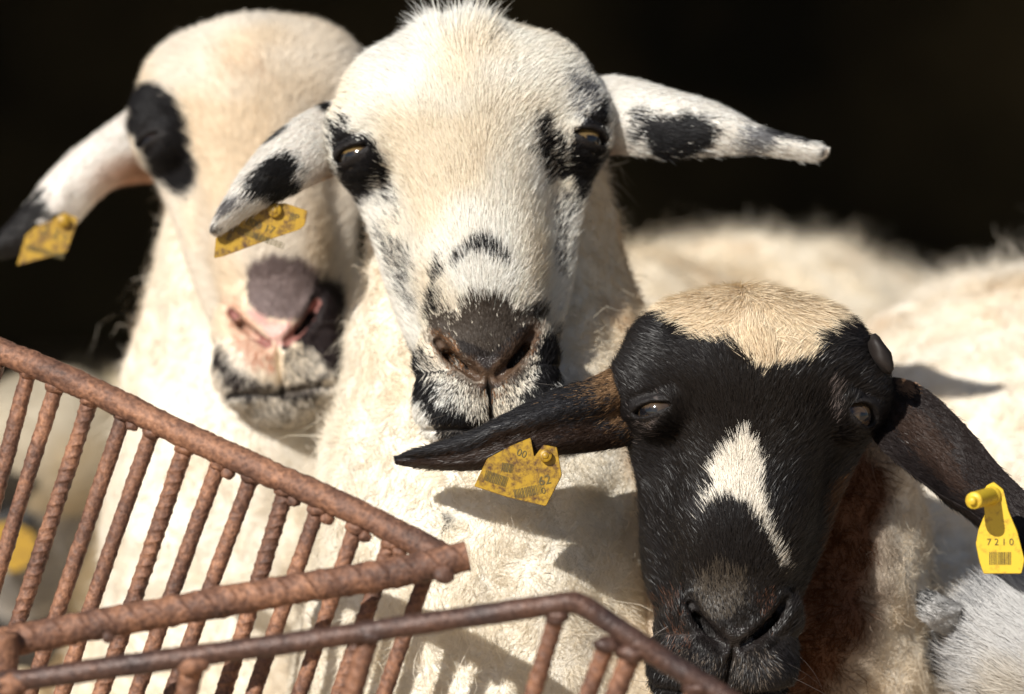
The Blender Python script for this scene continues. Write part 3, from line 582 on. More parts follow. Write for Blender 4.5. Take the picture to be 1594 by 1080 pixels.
        mesh_obj("eye", h.w(np.array(V)), np.array(F), M_EYE, s.o, col=np.array(C))

def ear_plain(base, spots=(), tip=None, inner=None, jitter=0.02):
    """spots: (s, t, rs, rt, colour, fuzz)"""
    def fn(S, r, V, hair=False):
        n = len(S); g = np.random.default_rng(5); C = np.tile(np.array(base, float), (n, 1)); nz = noise(np.asarray(V) * 1000, 1/8.0, 71, 2)
        if inner is not None:
            k = np.clip((S[:, 1] - inner[0]) / 0.3, 0, 1)[:, None] * np.clip((inner[1] - S[:, 0]) / 0.25, 0, 1)[:, None]; C = C * (1 - k) + np.array(inner[2]) * k
        for (a, b, ra, rb, col, fz) in spots:
            q = np.sqrt(((S[:, 0] - a) / ra) ** 2 + ((S[:, 1] - b) / rb) ** 2) + nz * 0.35 + (g.normal(size=n) * fz if hair else 0)
            C = np.where((q < 1)[:, None], np.array(col), C)
        if hair: C = C * (0.85 + 0.3 * r[:, None])
        return np.clip(C, 0.003, 0.9)
    return fn
# ------------------------------------------------------------------ ground and barn
m, nt, b = new_mat("dry_trampled_earth"); tc = node(nt, "ShaderNodeTexCoord"); n1 = node(nt, "ShaderNodeTexNoise"); n1.inputs["Scale"].default_value = 3; n1.inputs["Detail"].default_value = 10
r = node(nt, "ShaderNodeValToRGB"); r.color_ramp.elements[0].color = (0.28, 0.20, 0.13, 1); r.color_ramp.elements[1].color = (0.55, 0.41, 0.27, 1)
nt.links.new(tc.outputs["Object"], n1.inputs[0]); nt.links.new(n1.outputs[0], r.inputs[0]); nt.links.new(r.outputs[0], b.inputs[0]); b.inputs["Roughness"].default_value = 0.95; M_EARTH = m
gx, gy = np.meshgrid(np.concatenate([np.linspace(-300, -8, 8), np.linspace(-7, 7, 57), np.linspace(8, 300, 8)]), np.concatenate([np.linspace(-300, -3, 8), np.linspace(-2, 9, 45), np.linspace(10, 300, 8)]), indexing='ij')
gz = 0.012 * noise(np.stack([gx, gy, gx * 0], -1), 2.0, 3, 2) - 0.012
GV = np.stack([gx, gy, gz], -1).reshape(-1, 3); ni, nj = gx.shape; gi = np.arange(ni * nj).reshape(ni, nj)
tag(mesh_obj("ground", GV, np.stack([gi[:-1, :-1], gi[1:, :-1], gi[1:, 1:], gi[:-1, 1:]], -1).reshape(-1, 4), M_EARTH), kind="structure")

def boxes(name, L, mat, parent=None):
    V = []; F = []
    for (x0, y0, z0, x1, y1, z1) in L:
        b0 = len(V); V += [(x, y, z) for x in (x0, x1) for y in (y0, y1) for z in (z0, z1)]
        F += [(b0, b0+1, b0+3, b0+2), (b0+4, b0+6, b0+7, b0+5), (b0, b0+4, b0+5, b0+1), (b0+2, b0+3, b0+7, b0+6), (b0, b0+2, b0+6, b0+4), (b0+1, b0+5, b0+7, b0+3)]
    return mesh_obj(name, V, np.array(F), mat, parent, smooth=False)
m, nt, b = new_mat("dark_boards"); tc = node(nt, "ShaderNodeTexCoord"); n1 = node(nt, "ShaderNodeTexNoise"); n1.inputs["Scale"].default_value = 1.3; n1.inputs["Detail"].default_value = 5  # dark boards, black to brown by noise
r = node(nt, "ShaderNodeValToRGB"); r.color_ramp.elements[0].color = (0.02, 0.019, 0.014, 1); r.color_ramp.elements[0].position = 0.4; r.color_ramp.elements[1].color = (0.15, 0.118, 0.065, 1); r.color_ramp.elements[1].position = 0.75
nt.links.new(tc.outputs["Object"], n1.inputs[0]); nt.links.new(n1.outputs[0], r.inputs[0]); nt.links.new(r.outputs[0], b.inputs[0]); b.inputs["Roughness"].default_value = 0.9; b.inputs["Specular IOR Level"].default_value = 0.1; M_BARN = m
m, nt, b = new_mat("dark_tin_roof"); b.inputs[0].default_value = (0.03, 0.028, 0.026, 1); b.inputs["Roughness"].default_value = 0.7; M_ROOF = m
barn = empty("barn", (0, 3.4, 0)); tag(barn, "dark open fronted livestock barn behind the flock", "barn")
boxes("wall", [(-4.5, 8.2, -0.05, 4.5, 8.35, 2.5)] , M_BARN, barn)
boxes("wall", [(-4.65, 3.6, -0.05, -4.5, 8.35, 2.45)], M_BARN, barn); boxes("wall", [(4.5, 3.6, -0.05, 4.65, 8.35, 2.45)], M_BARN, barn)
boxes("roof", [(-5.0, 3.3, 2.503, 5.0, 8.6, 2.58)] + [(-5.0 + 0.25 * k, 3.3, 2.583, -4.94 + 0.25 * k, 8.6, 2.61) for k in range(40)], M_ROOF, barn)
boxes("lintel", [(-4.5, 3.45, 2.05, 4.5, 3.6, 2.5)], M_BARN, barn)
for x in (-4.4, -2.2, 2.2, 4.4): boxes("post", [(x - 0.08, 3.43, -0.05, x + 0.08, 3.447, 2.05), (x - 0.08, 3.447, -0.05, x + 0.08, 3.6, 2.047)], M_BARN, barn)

# ------------------------------------------------------------------ the rusty hay rack
def tube(name, pts, rad, mat, parent, rib=0.0, pitch=0.012, hand=1, n=22, seed=0, rough=0.0003, ridge=True, straight=False, step=0.0022):
    pts = np.asarray(pts, float); L = np.linalg.norm(np.diff(pts, axis=0), axis=1).sum(); m = max(8, int(L / step))
    A = (pts[0] + (pts[-1] - pts[0]) * np.linspace(0, 1, m)[:, None]) if len(pts) == 2 else (spline(pts, m) if not straight else np.stack([np.interp(np.linspace(0, len(pts)-1, m), range(len(pts)), pts[:, k]) for k in range(3)], -1))
    T = norm(np.gradient(A, axis=0)); ref = np.array((0.13, 0.9, 0.3)); X = norm(np.cross(T, ref)); Y = np.cross(T, X)
    s = np.concatenate([[0], np.cumsum(np.linalg.norm(np.diff(A, axis=0), axis=1))]); ph = np.linspace(0, 2 * np.pi, n, endpoint=False)
    Sg, Ph = np.meshgrid(s, ph, indexing='ij'); r = np.full_like(Sg, rad)
    if rib:
        tw = Sg / pitch * 2 * np.pi + hand * 2 * Ph
        r = r + rib * (np.clip(np.cos(tw), -0.2, 1) ** 3) * (0.35 + 0.65 * np.abs(np.sin(Ph + 0.4)) ** 0.7)
        if ridge: r = r + rib * 0.8 * (np.exp(-(np.sin((Ph + 0.4) / 1.0) / 0.22) ** 2))
    base = A[:, None] + X[:, None] * (np.cos(Ph) * rad)[..., None] + Y[:, None] * (np.sin(Ph) * rad)[..., None]
    r = r + noise(base, 70, 3 + seed, 2) * rough * 1.1 + noise(base, 400, 8 + seed) * rough * 0.7
    V = A[:, None] + X[:, None] * (np.cos(Ph) * r)[..., None] + Y[:, None] * (np.sin(Ph) * r)[..., None]
    V = V.reshape(-1, 3); i = np.arange(m * n).reshape(m, n); j = np.roll(i, -1, 1)
    F = np.stack([i[:-1], j[:-1], j[1:], i[1:]], -1).reshape(-1, 4)
    V = np.concatenate([V, A[:1], A[-1:]]); c0 = m * n
    t3 = np.concatenate([np.stack([np.full(n, c0), j[0], i[0]], -1), np.stack([np.full(n, c0+1), i[-1], j[-1]], -1)])
    return V, F, t3
def tube_obj(name, *a, **k):
    V, F, t = tube(name, *a, **k); mat, parent = a[2], a[3]
    return mesh_obj(name, V, [F, t], mat, parent)
def blob(c, r, seed, sq=(1, 1, 1)):
    nu, nv = 18, 12; V = []
    for i in range(nv + 1):
        for j in range(nu):
            th, ph = math.pi * i / nv, 2 * math.pi * j / nu; d = np.array((math.sin(th) * math.cos(ph), math.sin(th) * math.sin(ph), math.cos(th))); V.append(d)
    V = np.array(V); V = V * (1 + 0.35 * noise(V * 1.7 + seed * 3.1, 1.0, seed, 2))[:, None] * r * np.array(sq) + c
    F = np.array([(i*nu+j, (i+1)*nu+j, (i+1)*nu+(j+1) % nu, i*nu+(j+1) % nu) for i in range(nv) for j in range(nu)])
    return V, F
rk = empty("hay_rack", tuple(P(300, 1400, 2.2)[:2]) + (0.0,)); tag(rk, "rusty hay rack of welded ribbed iron bars in front of the sheep", "hay rack")
def rd(x): return 2.215 - 0.085 * min(max((x + 60) / 760, 0), 1)          # distance of the sloping rear rail
rail = [(-160, 480), (-60, 522), (40, 562), (150, 610), (300, 683), (430, 741), (560, 800), (690, 866)]
tube_obj("top_rail", [P(x, y, rd(x)) for x, y in rail], 0.0066, M_RUST, rk, rib=0.0003, pitch=0.0042, n=26, seed=1, rough=0.0006, step=0.0012)
bars = [((-3, 568), (-60, 740)), ((43, 588), (-5, 763)), ((86, 612), (3, 890)), ((140, 631), (27, 967)), ((192, 656), (60, 1040)), ((236, 680), (123, 1015)), ((287, 707), (177, 1015)), ((340, 731), (215, 1080)), ((391, 752), (271, 1077)),
        ((443, 774), (344, 1080)), ((494, 803), (400, 1080)), ((553, 830), (467, 1080)), ((607, 854), (526, 1080)), ((666, 895), (604, 1080))]
ends = []
for k, (a, b2) in enumerate(bars):
    da = rd(a[0]); t = (1330 - a[1]) / (b2[1] - a[1]); e = (a[0] + (b2[0] - a[0]) * t, 1330)
    A0 = P(a[0] + 5, a[1] - 22, da + 0.003); B0 = P(e[0], e[1], da + 0.012); ends.append(B0)
    md = A0 * 0.5 + B0 * 0.5 + np.array((0.0016 * math.sin(k * 2.3), 0, 0))
    tube_obj("bar", [A0, md, B0], 0.0039, M_RUST, rk, rib=(0.0005 if k % 3 else 0.0008), pitch=0.0064, hand=1 if k % 3 else -1, n=24, seed=k + 5, step=0.0007)
    wv, wf_ = blob(P(a[0] + 3, a[1] - 10, da + 0.001), 0.0050, k, (1.2, 0.9, 0.8)); mesh_obj("weld", wv, wf_, M_RUST, rk)
    if k in (4, 7, 9, 10, 11, 12):
        wv, wf_ = blob(P(a[0] + 15, a[1] + 5, da - 0.001), 0.0030, k + 30, (1.2, 0.8, 1.0)); mesh_obj("weld", wv, wf_, M_RUST, rk)
tube_obj("bottom_rail", [ends[0], ends[-1]], 0.0065, M_RUST, rk, n=18, step=0.006)
# heavy ribbed bar across the front
hv = [(0, 1000), (120, 978), (300, 945), (480, 913), (620, 890), (728, 865)]
tube_obj("front_rail", [P(x, y, 2.095 + 0.02 * x / 716) for x, y in hv], 0.0076, M_RUST, rk, rib=0.0010, pitch=0.0125, hand=-1, n=40, seed=40, rough=0.0005, step=0.0007, ridge=False)
for c, r_, sd_ in (((690, 893), 0.0052, 61), ((168, 992), 0.003, 63)):
    wv, wf_ = blob(P(c[0], c[1], 2.106 if c[0] > 500 else 2.09), r_, sd_, (1, 0.8, 0.85)); mesh_obj("weld", wv, wf_, M_RUST, rk)
# left post under the ribbed bar
tube_obj("corner_post", [P(2, 985, 2.085), P(-4, 1500, 2.10)], 0.0085, M_RUST, rk, n=24, seed=44)
# nearer smooth frame with its bend
sm = [(-120, 1078), (20, 1060), (180, 1038), (300, 1021), (450, 1001), (600, 979), (750, 957), (860, 941), (886, 937.5), (902, 940), (920, 950), (960, 977), (1040, 1031), (1140, 1092), (1260, 1170)]
def fd(x): return 2.055 - 0.02 * min(max(x / 1100, 0), 1)
tube_obj("front_frame", [P(x, y, fd(x)) for x, y in sm], 0.0054, M_RUST2, rk, n=26, seed=50, rough=0.0004)
for k, (a, b2, r_) in enumerate([((20, 1062), (12, 1150), 0.0062), ((303, 1030), (285, 1095), 0.0056), ((577, 985), (530, 1130), 0.0050), ((868, 955), (822, 1090), 0.0042), ((946, 1000), (908, 1090), 0.0044), ((985, 1012), (952, 1090), 0.0052), ((1085, 1068), (1060, 1140), 0.0048)]):
    t = (1330 - a[1]) / (b2[1] - a[1]); e = (a[0] + (b2[0] - a[0]) * t * 0.9, 1330)
    tube_obj("bar", [P(a[0], a[1], fd(a[0]) + 0.003), P(e[0], e[1], fd(a[0]) + 0.03)], r_ * 0.92, M_RUST, rk, rib=0.0008, pitch=0.0064, hand=1, n=24, seed=k + 70, step=0.0007)
    wv, wf_ = blob(P(a[0], a[1] + 4, fd(a[0]) - 0.0005), r_ * 1.2, k + 80, (1.2, 0.9, 0.75)); mesh_obj("weld", wv, wf_, M_RUST2 if k > 1 else M_RUST, rk)
tube_obj("bottom_rail", [P(-120, 1335, 2.085), P(1120, 1335, 2.06)], 0.0065, M_RUST, rk, n=18, step=0.006)
for x, y, d in ((-100, 1330, 2.085), (1080, 1330, 2.06), (-90, 1330, 2.22), (560, 1330, 2.14)):
    a = P(x, y, d); tube_obj("leg", [a, np.array((a[0], a[1], -0.01))], 0.009, M_RUST, rk, n=18, step=0.006)

# ------------------------------------------------------------------ ear tags
def text_geo(s):
    cu = bpy.data.curves.new("lettering", 'FONT'); cu.body = s; cu.align_x = 'CENTER'; cu.align_y = 'CENTER'; cu.size = 1.0
    o = bpy.data.objects.new("lettering", cu); COL.objects.link(o); dg = bpy.context.evaluated_depsgraph_get(); me = o.evaluated_get(dg).to_mesh()
    V = np.array([v.co[:2] for v in me.vertices]); F = [tuple(p.vertices) for p in me.polygons]
    o.evaluated_get(dg).to_mesh_clear(); bpy.data.objects.remove(o); bpy.data.curves.remove(cu)
    return V, F
def ear_tag(parent, out, D, mat, texts=(), barcode=None, studs=(), label=None, thick=0.0014):
    """out: outline on the photograph; D(x, y): distance there"""
    n = len(out); V = []; Fq = []; me_f = []; mi = []
    # rounded outline
    o2 = []
    for i in range(n):
        a, b_, c = np.array(out[i-1], float), np.array(out[i], float), np.array(out[(i+1) % n], float)
        k = min(2.2, 0.3 * np.linalg.norm(a-b_), 0.3 * np.linalg.norm(c-b_)); p1 = b_ + (a-b_) / np.linalg.norm(a-b_) * k; p2 = b_ + (c-b_) / np.linalg.norm(c-b_) * k
        o2 += [p1, (p1 + p2 + 2*b_) / 4, p2]
    m2 = len(o2); fr = [P(q[0], q[1], D(*q)) for q in o2]; cen = np.mean(o2, 0)
    ins = [P(*(q + (cen - q) / np.linalg.norm(cen - q) * 1.0), D(*q) - 0.0005) for q in o2]; bk = [P(q[0], q[1], D(*q) + thick) for q in o2]
    V = ins + fr + bk; F = [tuple(range(m2))]; mi = [0]
    for i in range(m2):
        j = (i + 1) % m2; F += [(i, j, m2 + j, m2 + i), (m2 + i, m2 + j, 2*m2 + j, 2*m2 + i)]; mi += [0, 0]
    F.append(tuple(range(3*m2 - 1, 2*m2 - 1, -1))); mi.append(0)
    for (s_, x, y, hh, ang) in texts:
        tv, tf = text_geo(s_); c_, sn = math.cos(R(ang)), math.sin(R(ang)); b0 = len(V)
        for v in tv:
            q = (x + hh * (v[0] * c_ + v[1] * sn), y - hh * (-v[0] * sn + v[1] * c_)); V.append(P(q[0], q[1], D(*q) - 0.0008))
        F += [tuple(b0 + k for k in f) for f in tf]; mi += [1] * len(tf)
    if barcode:
        for (x, y, w, hh, ang) in barcode:
            g = np.random.default_rng(int(x)); c_, sn = math.cos(R(ang)), math.sin(R(ang)); u = -w / 2
            while u < w / 2:
                bw = 0.5 + 1.0 * g.random(); b0 = len(V)
                for (a, b_) in ((u, -hh/2), (u + bw, -hh/2), (u + bw, hh/2), (u, hh/2)):
                    q = (x + a * c_ + b_ * sn, y - (-a * sn + b_ * c_)); V.append(P(q[0], q[1], D(*q) - 0.0008))
                F.append((b0, b0+1, b0+2, b0+3)); mi.append(1); u += bw + 0.7 + 1.0 * g.random()
    me = bpy.data.meshes.new("ear_tag"); me.from_pydata([tuple(v) for v in V], [], F); me.materials.append(mat); me.materials.append(M_PRINT)
    for p, k in zip(me.polygons, mi): p.material_index = k
    me.update(); o = bpy.data.objects.new("ear_tag", me); COL.objects.link(o); o.parent = parent; o.matrix_parent_inverse = Matrix.Translation(-Vector(parent.location))
    if label: o["label"] = label
    for (x, y, r_, d0, dx, dy, ln) in studs:
        # a stepped button with a raised middle, its axis running back along (dx, dy)
        rings = [(0.0, 0.0), (0.42, 0.0), (0.46, 0.03), (0.50, 0.10), (0.56, 0.12), (0.95, 0.10), (1.0, 0.16), (1.0, 0.95), (0.97, 1.0), (1.12, 1.02), (1.14, 1.25), (0.0, 1.27)]
        a0 = P(x, y, d0); a1 = P(x + dx, y + dy, d0 + ln); ax = norm(a1 - a0); Lg = np.linalg.norm(a1 - a0); X = norm(np.cross(ax, (0.1, 0.3, 1.0))); Y = np.cross(ax, X); rr = r_ * K * d0
        SV = [a0 + ax * Lg * t + (X * math.cos(p_) + Y * math.sin(p_)) * rr * q for q, t in rings for p_ in np.linspace(0, 2*np.pi, 28, endpoint=False)]
        SF = [(i*28 + j, i*28 + (j+1) % 28, (i+1)*28 + (j+1) % 28, (i+1)*28 + j) for i in range(len(rings)-1) for j in range(28)]
        st = mesh_obj("button", SV, np.array(SF), mat, o)
    return o
def par(o, c): 
    c.parent = o; c.matrix_parent_inverse = Matrix.Translation(-Vector(o.location)); return c

# ------------------------------------------------------------------ the sheep
WH = (0.88, 0.85, 0.79)
hC = Head(733, 214, 2.31, 1.3, -9, -4.0, 1.02, open=3.5, openL=2.9, eyes=1, zs=0.97)
hB = Head(1186, 636, 2.23, 7, -5, 1.5, 0.975, open=6.0, openL=3.4, ei=6.5, zs=0.95, bend=-15)
hL = Head(398, 186, 2.5, 1.7, -12, -5.9, 0.99, open=1.5, zs=1.03)
def cut_centre(l, ln, dl, lift, g):
    x, y, z = l.T; k = (z > 38) & (np.abs(x + 4) < 30); cl = noise(l, 1/7.0, 91); wz = np.clip((z - 38) / 16, 0, 1) * np.clip((30 - np.abs(x + 4)) / 14, 0, 1)
    ln = ln + k * wz * (3 + 13 * np.clip(0.4 + cl, 0, 1) * np.exp(-((x + 4) / 17) ** 2)) * (0.5 + 0.7 * g.random(len(x))); lift = lift + k * wz * 0.4; ws = k & (np.abs(x + 4) < 16) & (g.random(len(x)) < 0.05); ln = np.where(ws, ln * 1.7, ln)
    dl = dl + (k * wz)[:, None] * np.stack([0.035 * (x + 4) + cl, 0.2 + 0 * x, 1.2 + 0 * x], -1)
    return ln, dl, lift
coneC = [(P(765, 330, 2.43), P(785, 640, 2.43), 0.073, 0.080), (P(785, 640, 2.43), P(790, 860, 2.405), 0.080, 0.094), (P(790, 860, 2.405), P(790, 1200, 2.42), 0.094, 0.115),
         (P(900, 850, 2.80), P(1190, 855, 3.05), 0.19, 0.205), (P(1190, 855, 3.05), P(1600, 925, 3.5), 0.205, 0.21), (P(790, 1100, 2.47), P(880, 870, 2.85), 0.12, 0.18)]
coneC += legs([P(930, 0, 2.85), P(1560, 0, 3.5)], 0.10, 0.55)
def fleeceC(p, hair=False):
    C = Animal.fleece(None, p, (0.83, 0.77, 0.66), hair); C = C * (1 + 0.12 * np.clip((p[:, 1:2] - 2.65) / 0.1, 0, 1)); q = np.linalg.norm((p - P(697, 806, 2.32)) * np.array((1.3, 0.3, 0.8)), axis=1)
    return np.where((q < 0.0055)[:, None], np.array((0.05, 0.05, 0.05)), C)
earC1 = ([(535, 155, 545, 262, 2.375, 2.365), (505, 160, 522, 272, 2.365, 2.355), (455, 187, 490, 286, 2.352, 2.345), (410, 225, 462, 300, 2.345, 2.34), (372, 275, 430, 314, 2.34, 2.335), (347, 320, 395, 332, 2.337, 2.333), (334, 352, 358, 356, 2.335, 2.332), (334, 366, 337, 368, 2.334, 2.333)], [0.004, 0.012, 0.016, 0.012, 0.004], None)
earC2 = ([(915, 130, 910, 235, 2.385, 2.38), (940, 118, 936, 240, 2.378, 2.37), (985, 122, 975, 241, 2.37, 2.36), (1050, 141, 1040, 248, 2.362, 2.355), (1120, 163, 1105, 243, 2.36, 2.352), (1180, 199, 1165, 240, 2.358, 2.352), (1230, 217, 1222, 246, 2.358, 2.353), (1272, 225, 1265, 252, 2.358, 2.354), (1290, 236, 1288, 244, 2.357, 2.355)], [0.006, 0.014, 0.016, 0.012, 0.008, 0.004], None)
fC1 = ear_plain((0.88, 0.83, 0.77), [(0.50, 0.70, 0.15, 0.36, (0.015, 0.014, 0.014), 0.16), (0.74, 0.42, 0.07, 0.30, (0.18, 0.17, 0.17), 0.3), (0.93, 0.5, 0.06, 0.5, (0.16, 0.15, 0.15), 0.3), (0.36, 0.02, 0.05, 0.08, (0.1, 0.1, 0.1), 0.2), (0.14, 0.12, 0.03, 0.3, (0.02, 0.02, 0.02), 0.15)], inner=(0.78, 0.4, (0.55, 0.38, 0.24)))
fC2 = ear_plain((0.88, 0.84, 0.78), [(0.40, 0.74, 0.115, 0.33, (0.02, 0.02, 0.022), 0.16), (0.63, 0.62, 0.06, 0.35, (0.22, 0.22, 0.23), 0.35), (0.70, 0.30, 0.06, 0.22, (0.06, 0.06, 0.065), 0.3), (0.78, 0.25, 0.05, 0.22, (0.05, 0.05, 0.055), 0.3), (0.92, 0.7, 0.04, 0.25, (0.1, 0.1, 0.11), 0.3)], inner=(0.66, 0.28, (0.55, 0.36, 0.26)))
ONLY = os.environ.get("ONLY", "CBLDE")
if "C" in ONLY:
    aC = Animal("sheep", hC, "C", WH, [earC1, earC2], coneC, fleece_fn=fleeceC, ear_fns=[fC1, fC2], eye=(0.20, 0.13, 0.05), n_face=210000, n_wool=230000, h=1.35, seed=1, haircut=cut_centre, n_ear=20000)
    tag(aC.o, "white sheep with black spots round both eyes and speckled ears held out, in the middle", "sheep", "sheep crowding at the hay rack")
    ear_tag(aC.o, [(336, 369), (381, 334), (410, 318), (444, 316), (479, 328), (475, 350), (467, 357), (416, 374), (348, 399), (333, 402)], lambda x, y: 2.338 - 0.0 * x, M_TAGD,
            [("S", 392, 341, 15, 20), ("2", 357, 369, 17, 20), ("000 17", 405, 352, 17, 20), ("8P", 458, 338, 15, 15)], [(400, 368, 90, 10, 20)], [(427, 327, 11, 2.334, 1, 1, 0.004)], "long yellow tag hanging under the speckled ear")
def cut_black(l, ln, dl, lift, g):
    x, y, z = l.T; k = (z > 34) & (np.abs(x) < 48); w = np.clip((z - 34) / 12, 0, 1)[:, None] * k[:, None]
    dl = dl * (1 - w) + w * np.stack([0.034 * x - 0.1 + 0.9 * noise(l, 1/16.0, 93), -0.2 + 0 * x, -0.8 + 0.6 * noise(l, 1/16.0, 94)], -1)
    ln = np.where(k, ln * 1.35, ln); lift = np.where(k, 0.24, lift); cl = noise(l, 1/9.0, 95)
    t = (np.abs(x + 4) < 10) & (z > 22) & (z < 36); dl = np.where(t[:, None], np.stack([-0.2 + cl, 0 * x, 1 + 0 * x], -1), dl); ln = np.where(t, ln * 1.8, ln); lift = np.where(t, 0.6, lift)
    return ln, dl, lift
coneB = [(P(1215, 740, 2.37), P(1200, 900, 2.38), 0.068, 0.076), (P(1200, 900, 2.38), P(1215, 1250, 2.42), 0.076, 0.10), (P(1230, 1250, 2.45), P(1560, 960, 2.66), 0.10, 0.15),
         (P(1600, 838, 2.72), P(1900, 860, 3.1), 0.175, 0.19), (P(1900, 880, 3.1), P(2150, 900, 3.4), 0.19, 0.18)]
coneB += legs([P(1620, 0, 2.72), P(2100, 0, 3.35)], 0.09, 0.5)
def fleeceB(p, hair=False):
    C = Animal.fleece(None, p, (0.85, 0.78, 0.67), hair); l = hB.l(p); n = noise(p, 40, 14, 2)
    k = np.clip(1 - (np.sqrt(((l[:, 0] - 30) / 62) ** 2 + ((l[:, 2] + 80) / 140) ** 2) - 0.85 + 0.25 * n) * 3.0, 0, 1)[:, None] * (l[:, 0] > 0)[:, None]; C = C * (1 - k) + np.array((0.085, 0.032, 0.012)) * k
    k = np.clip(1.0 - (np.abs(l[:, 0] + 50) - 18) / 14, 0, 1)[:, None] * (l[:, 1] < 150)[:, None]; C = C * (1 - 0.55 * k) + np.array((0.42, 0.26, 0.12)) * 0.55 * k
    return C
earB1 = ([(1040, 575, 1040, 680, 2.30, 2.295), (1005, 568, 1010, 688, 2.275, 2.265), (965, 566, 975, 694, 2.262, 2.255), (920, 588, 925, 703, 2.25, 2.245), (860, 607, 868, 708, 2.242, 2.235), (800, 637, 812, 716, 2.24, 2.233), (745, 667, 752, 731, 2.245, 2.238), (690, 687, 695, 732, 2.255, 2.25), (645, 702, 648, 728, 2.27, 2.265), (617, 716, 617, 723, 2.272, 2.27)], [0.008, 0.010, 0.012, 0.011, 0.008, 0.003], 0.55)
earB2 = ([(1335, 608, 1310, 655, 2.325, 2.30), (1380, 588, 1350, 675, 2.31, 2.275), (1420, 594, 1378, 706, 2.29, 2.255), (1460, 620, 1420, 740, 2.275, 2.235), (1510, 670, 1465, 770, 2.255, 2.215), (1560, 730, 1515, 800, 2.235, 2.20), (1605, 775, 1560, 840, 2.22, 2.195), (1650, 830, 1610, 880, 2.21, 2.195), (1690, 890, 1675, 905, 2.20, 2.195)], [0.0, 0.0, -0.010, -0.018, -0.016, -0.010, -0.004], None)
fB1 = ear_plain((0.022, 0.021, 0.023), [(0.27, 0.10, 0.07, 0.30, (0.26, 0.155, 0.08), 0.7), (0.25, 0.5, 0.05, 0.3, (0.16, 0.09, 0.045), 0.9), (0.66, 1.0, 0.40, 0.50, (0.026, 0.014, 0.009), 0.1)])
fB2 = ear_plain((0.018, 0.013, 0.012), [(0.22, 0.03, 0.04, 0.12, (0.30, 0.18, 0.11), 0.4), (0.35, 0.45, 0.2, 0.2, (0.035, 0.02, 0.014), 0.3)])
if "B" in ONLY:
    aB = Animal("sheep", hB, "B", (0.013, 0.011, 0.011), [earB1, earB2], coneB, fleece_fn=fleeceB, ear_fns=[fB1, fB2], n_face=210000, n_wool=180000, h=1.35, furmat=M_DARKFUR, seed=2, haircut=cut_black, hairlen=6.5, eye=(0.085, 0.055, 0.032), n_ear=18000)
    tag(aB.o, "black faced sheep with a cream poll, white blaze and black drooping ears", "sheep", "sheep crowding at the hay rack")
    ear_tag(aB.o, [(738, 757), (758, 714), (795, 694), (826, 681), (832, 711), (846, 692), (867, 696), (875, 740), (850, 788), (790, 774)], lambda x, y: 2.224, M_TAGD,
            [("00", 812, 706, 16, 20), ("62", 848, 748, 20, -12), ("0", 846, 764, 14, -12)], [(772, 745, 36, 16, 18), (822, 765, 44, 15, -12), (790, 728, 18, 14, 10)], [(849, 709, 10, 2.219, 1, 1, 0.006)], "dirty yellow double tag with shade in its colour under the ear held across the middle sheep")
    t2 = ear_tag(aB.o, [(1533, 800), (1523, 825), (1519, 846), (1524, 872), (1531, 893), (1590, 893), (1595, 872), (1584, 828), (1570, 795), (1562, 762), (1547, 750), (1535, 756), (1530, 775)], lambda x, y: 2.188, M_TAG,
            [("7 2 1 0", 1557, 844, 15, 0)], [(1557, 869, 34, 20, 0)], [(1512, 780, 13.5, 2.160, 29, -8, 0.026)], "clean bright yellow tag with a thick button on the drooping ear")
def fleeceL(p, hair=False): return Animal.fleece(None, p, (0.83, 0.77, 0.67), hair)
coneL = [(P(400, 300, 2.61), P(394, 560, 2.60), 0.052, 0.058), (P(394, 560, 2.60), P(378, 760, 2.58), 0.058, 0.072), (P(378, 760, 2.58), P(365, 1200, 2.60), 0.072, 0.11),
         (P(540, 1090, 2.85), P(590, 1060, 3.2), 0.15, 0.18), (P(590, 1060, 3.2), P(620, 1060, 3.6), 0.18, 0.18), (P(365, 1180, 2.62), P(540, 1090, 2.85), 0.10, 0.15)]
coneL += legs([P(540, 0, 2.85), P(620, 0, 3.6)], 0.10, 0.45)
earL1 = ([(250, 150, 262, 285, 2.60, 2.59), (212, 163, 228, 284, 2.585, 2.575), (165, 195, 185, 290, 2.57, 2.56), (115, 233, 152, 312, 2.56, 2.55), (70, 277, 122, 345, 2.55, 2.54), (45, 312, 85, 372, 2.54, 2.53), (15, 345, 40, 395, 2.535, 2.53), (-20, 380, -12, 404, 2.53, 2.53), (-35, 398, -34, 402, 2.53, 2.53)], [0.006, 0.013, 0.016, 0.014, 0.01, 0.004], None)
earL2 = ([(545, 130, 550, 240, 2.60, 2.60), (590, 140, 590, 250, 2.61, 2.60), (640, 170, 630, 265, 2.61, 2.60), (690, 210, 680, 280, 2.61, 2.60), (730, 250, 725, 275, 2.60, 2.60)], [0.006, 0.014, 0.01, 0.004], None)
fL1 = ear_plain((0.88, 0.82, 0.76), [(0.88, 0.5, 0.30, 1.6, (0.02, 0.018, 0.018), 0.06)], inner=(0.55, 0.45, (0.60, 0.36, 0.24)))
fL2 = ear_plain((0.80, 0.72, 0.64))
if "L" in ONLY:
    aL = Animal("sheep", hL, "L", (0.82, 0.75, 0.65), [earL1, earL2], coneL, eye=(0.05, 0.035, 0.03), fleece_fn=fleeceL, ear_fns=[fL1, fL2], n_face=110000, n_wool=90000, h=1.6, seed=3)
    tag(aL.o, "cream sheep with one black eye patch and a grey and pink nose", "sheep", "sheep crowding at the hay rack")
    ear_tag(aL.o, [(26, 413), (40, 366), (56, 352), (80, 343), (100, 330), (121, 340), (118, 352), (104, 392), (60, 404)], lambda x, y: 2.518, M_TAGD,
            [("2 7", 78, 362, 22, 20), ("LY", 96, 370, 20, 20)], [(70, 392, 60, 9, 14)], [(98, 343, 9, 2.512, 1, 1, 0.004)], "yellow tag hanging from the black tipped ear")
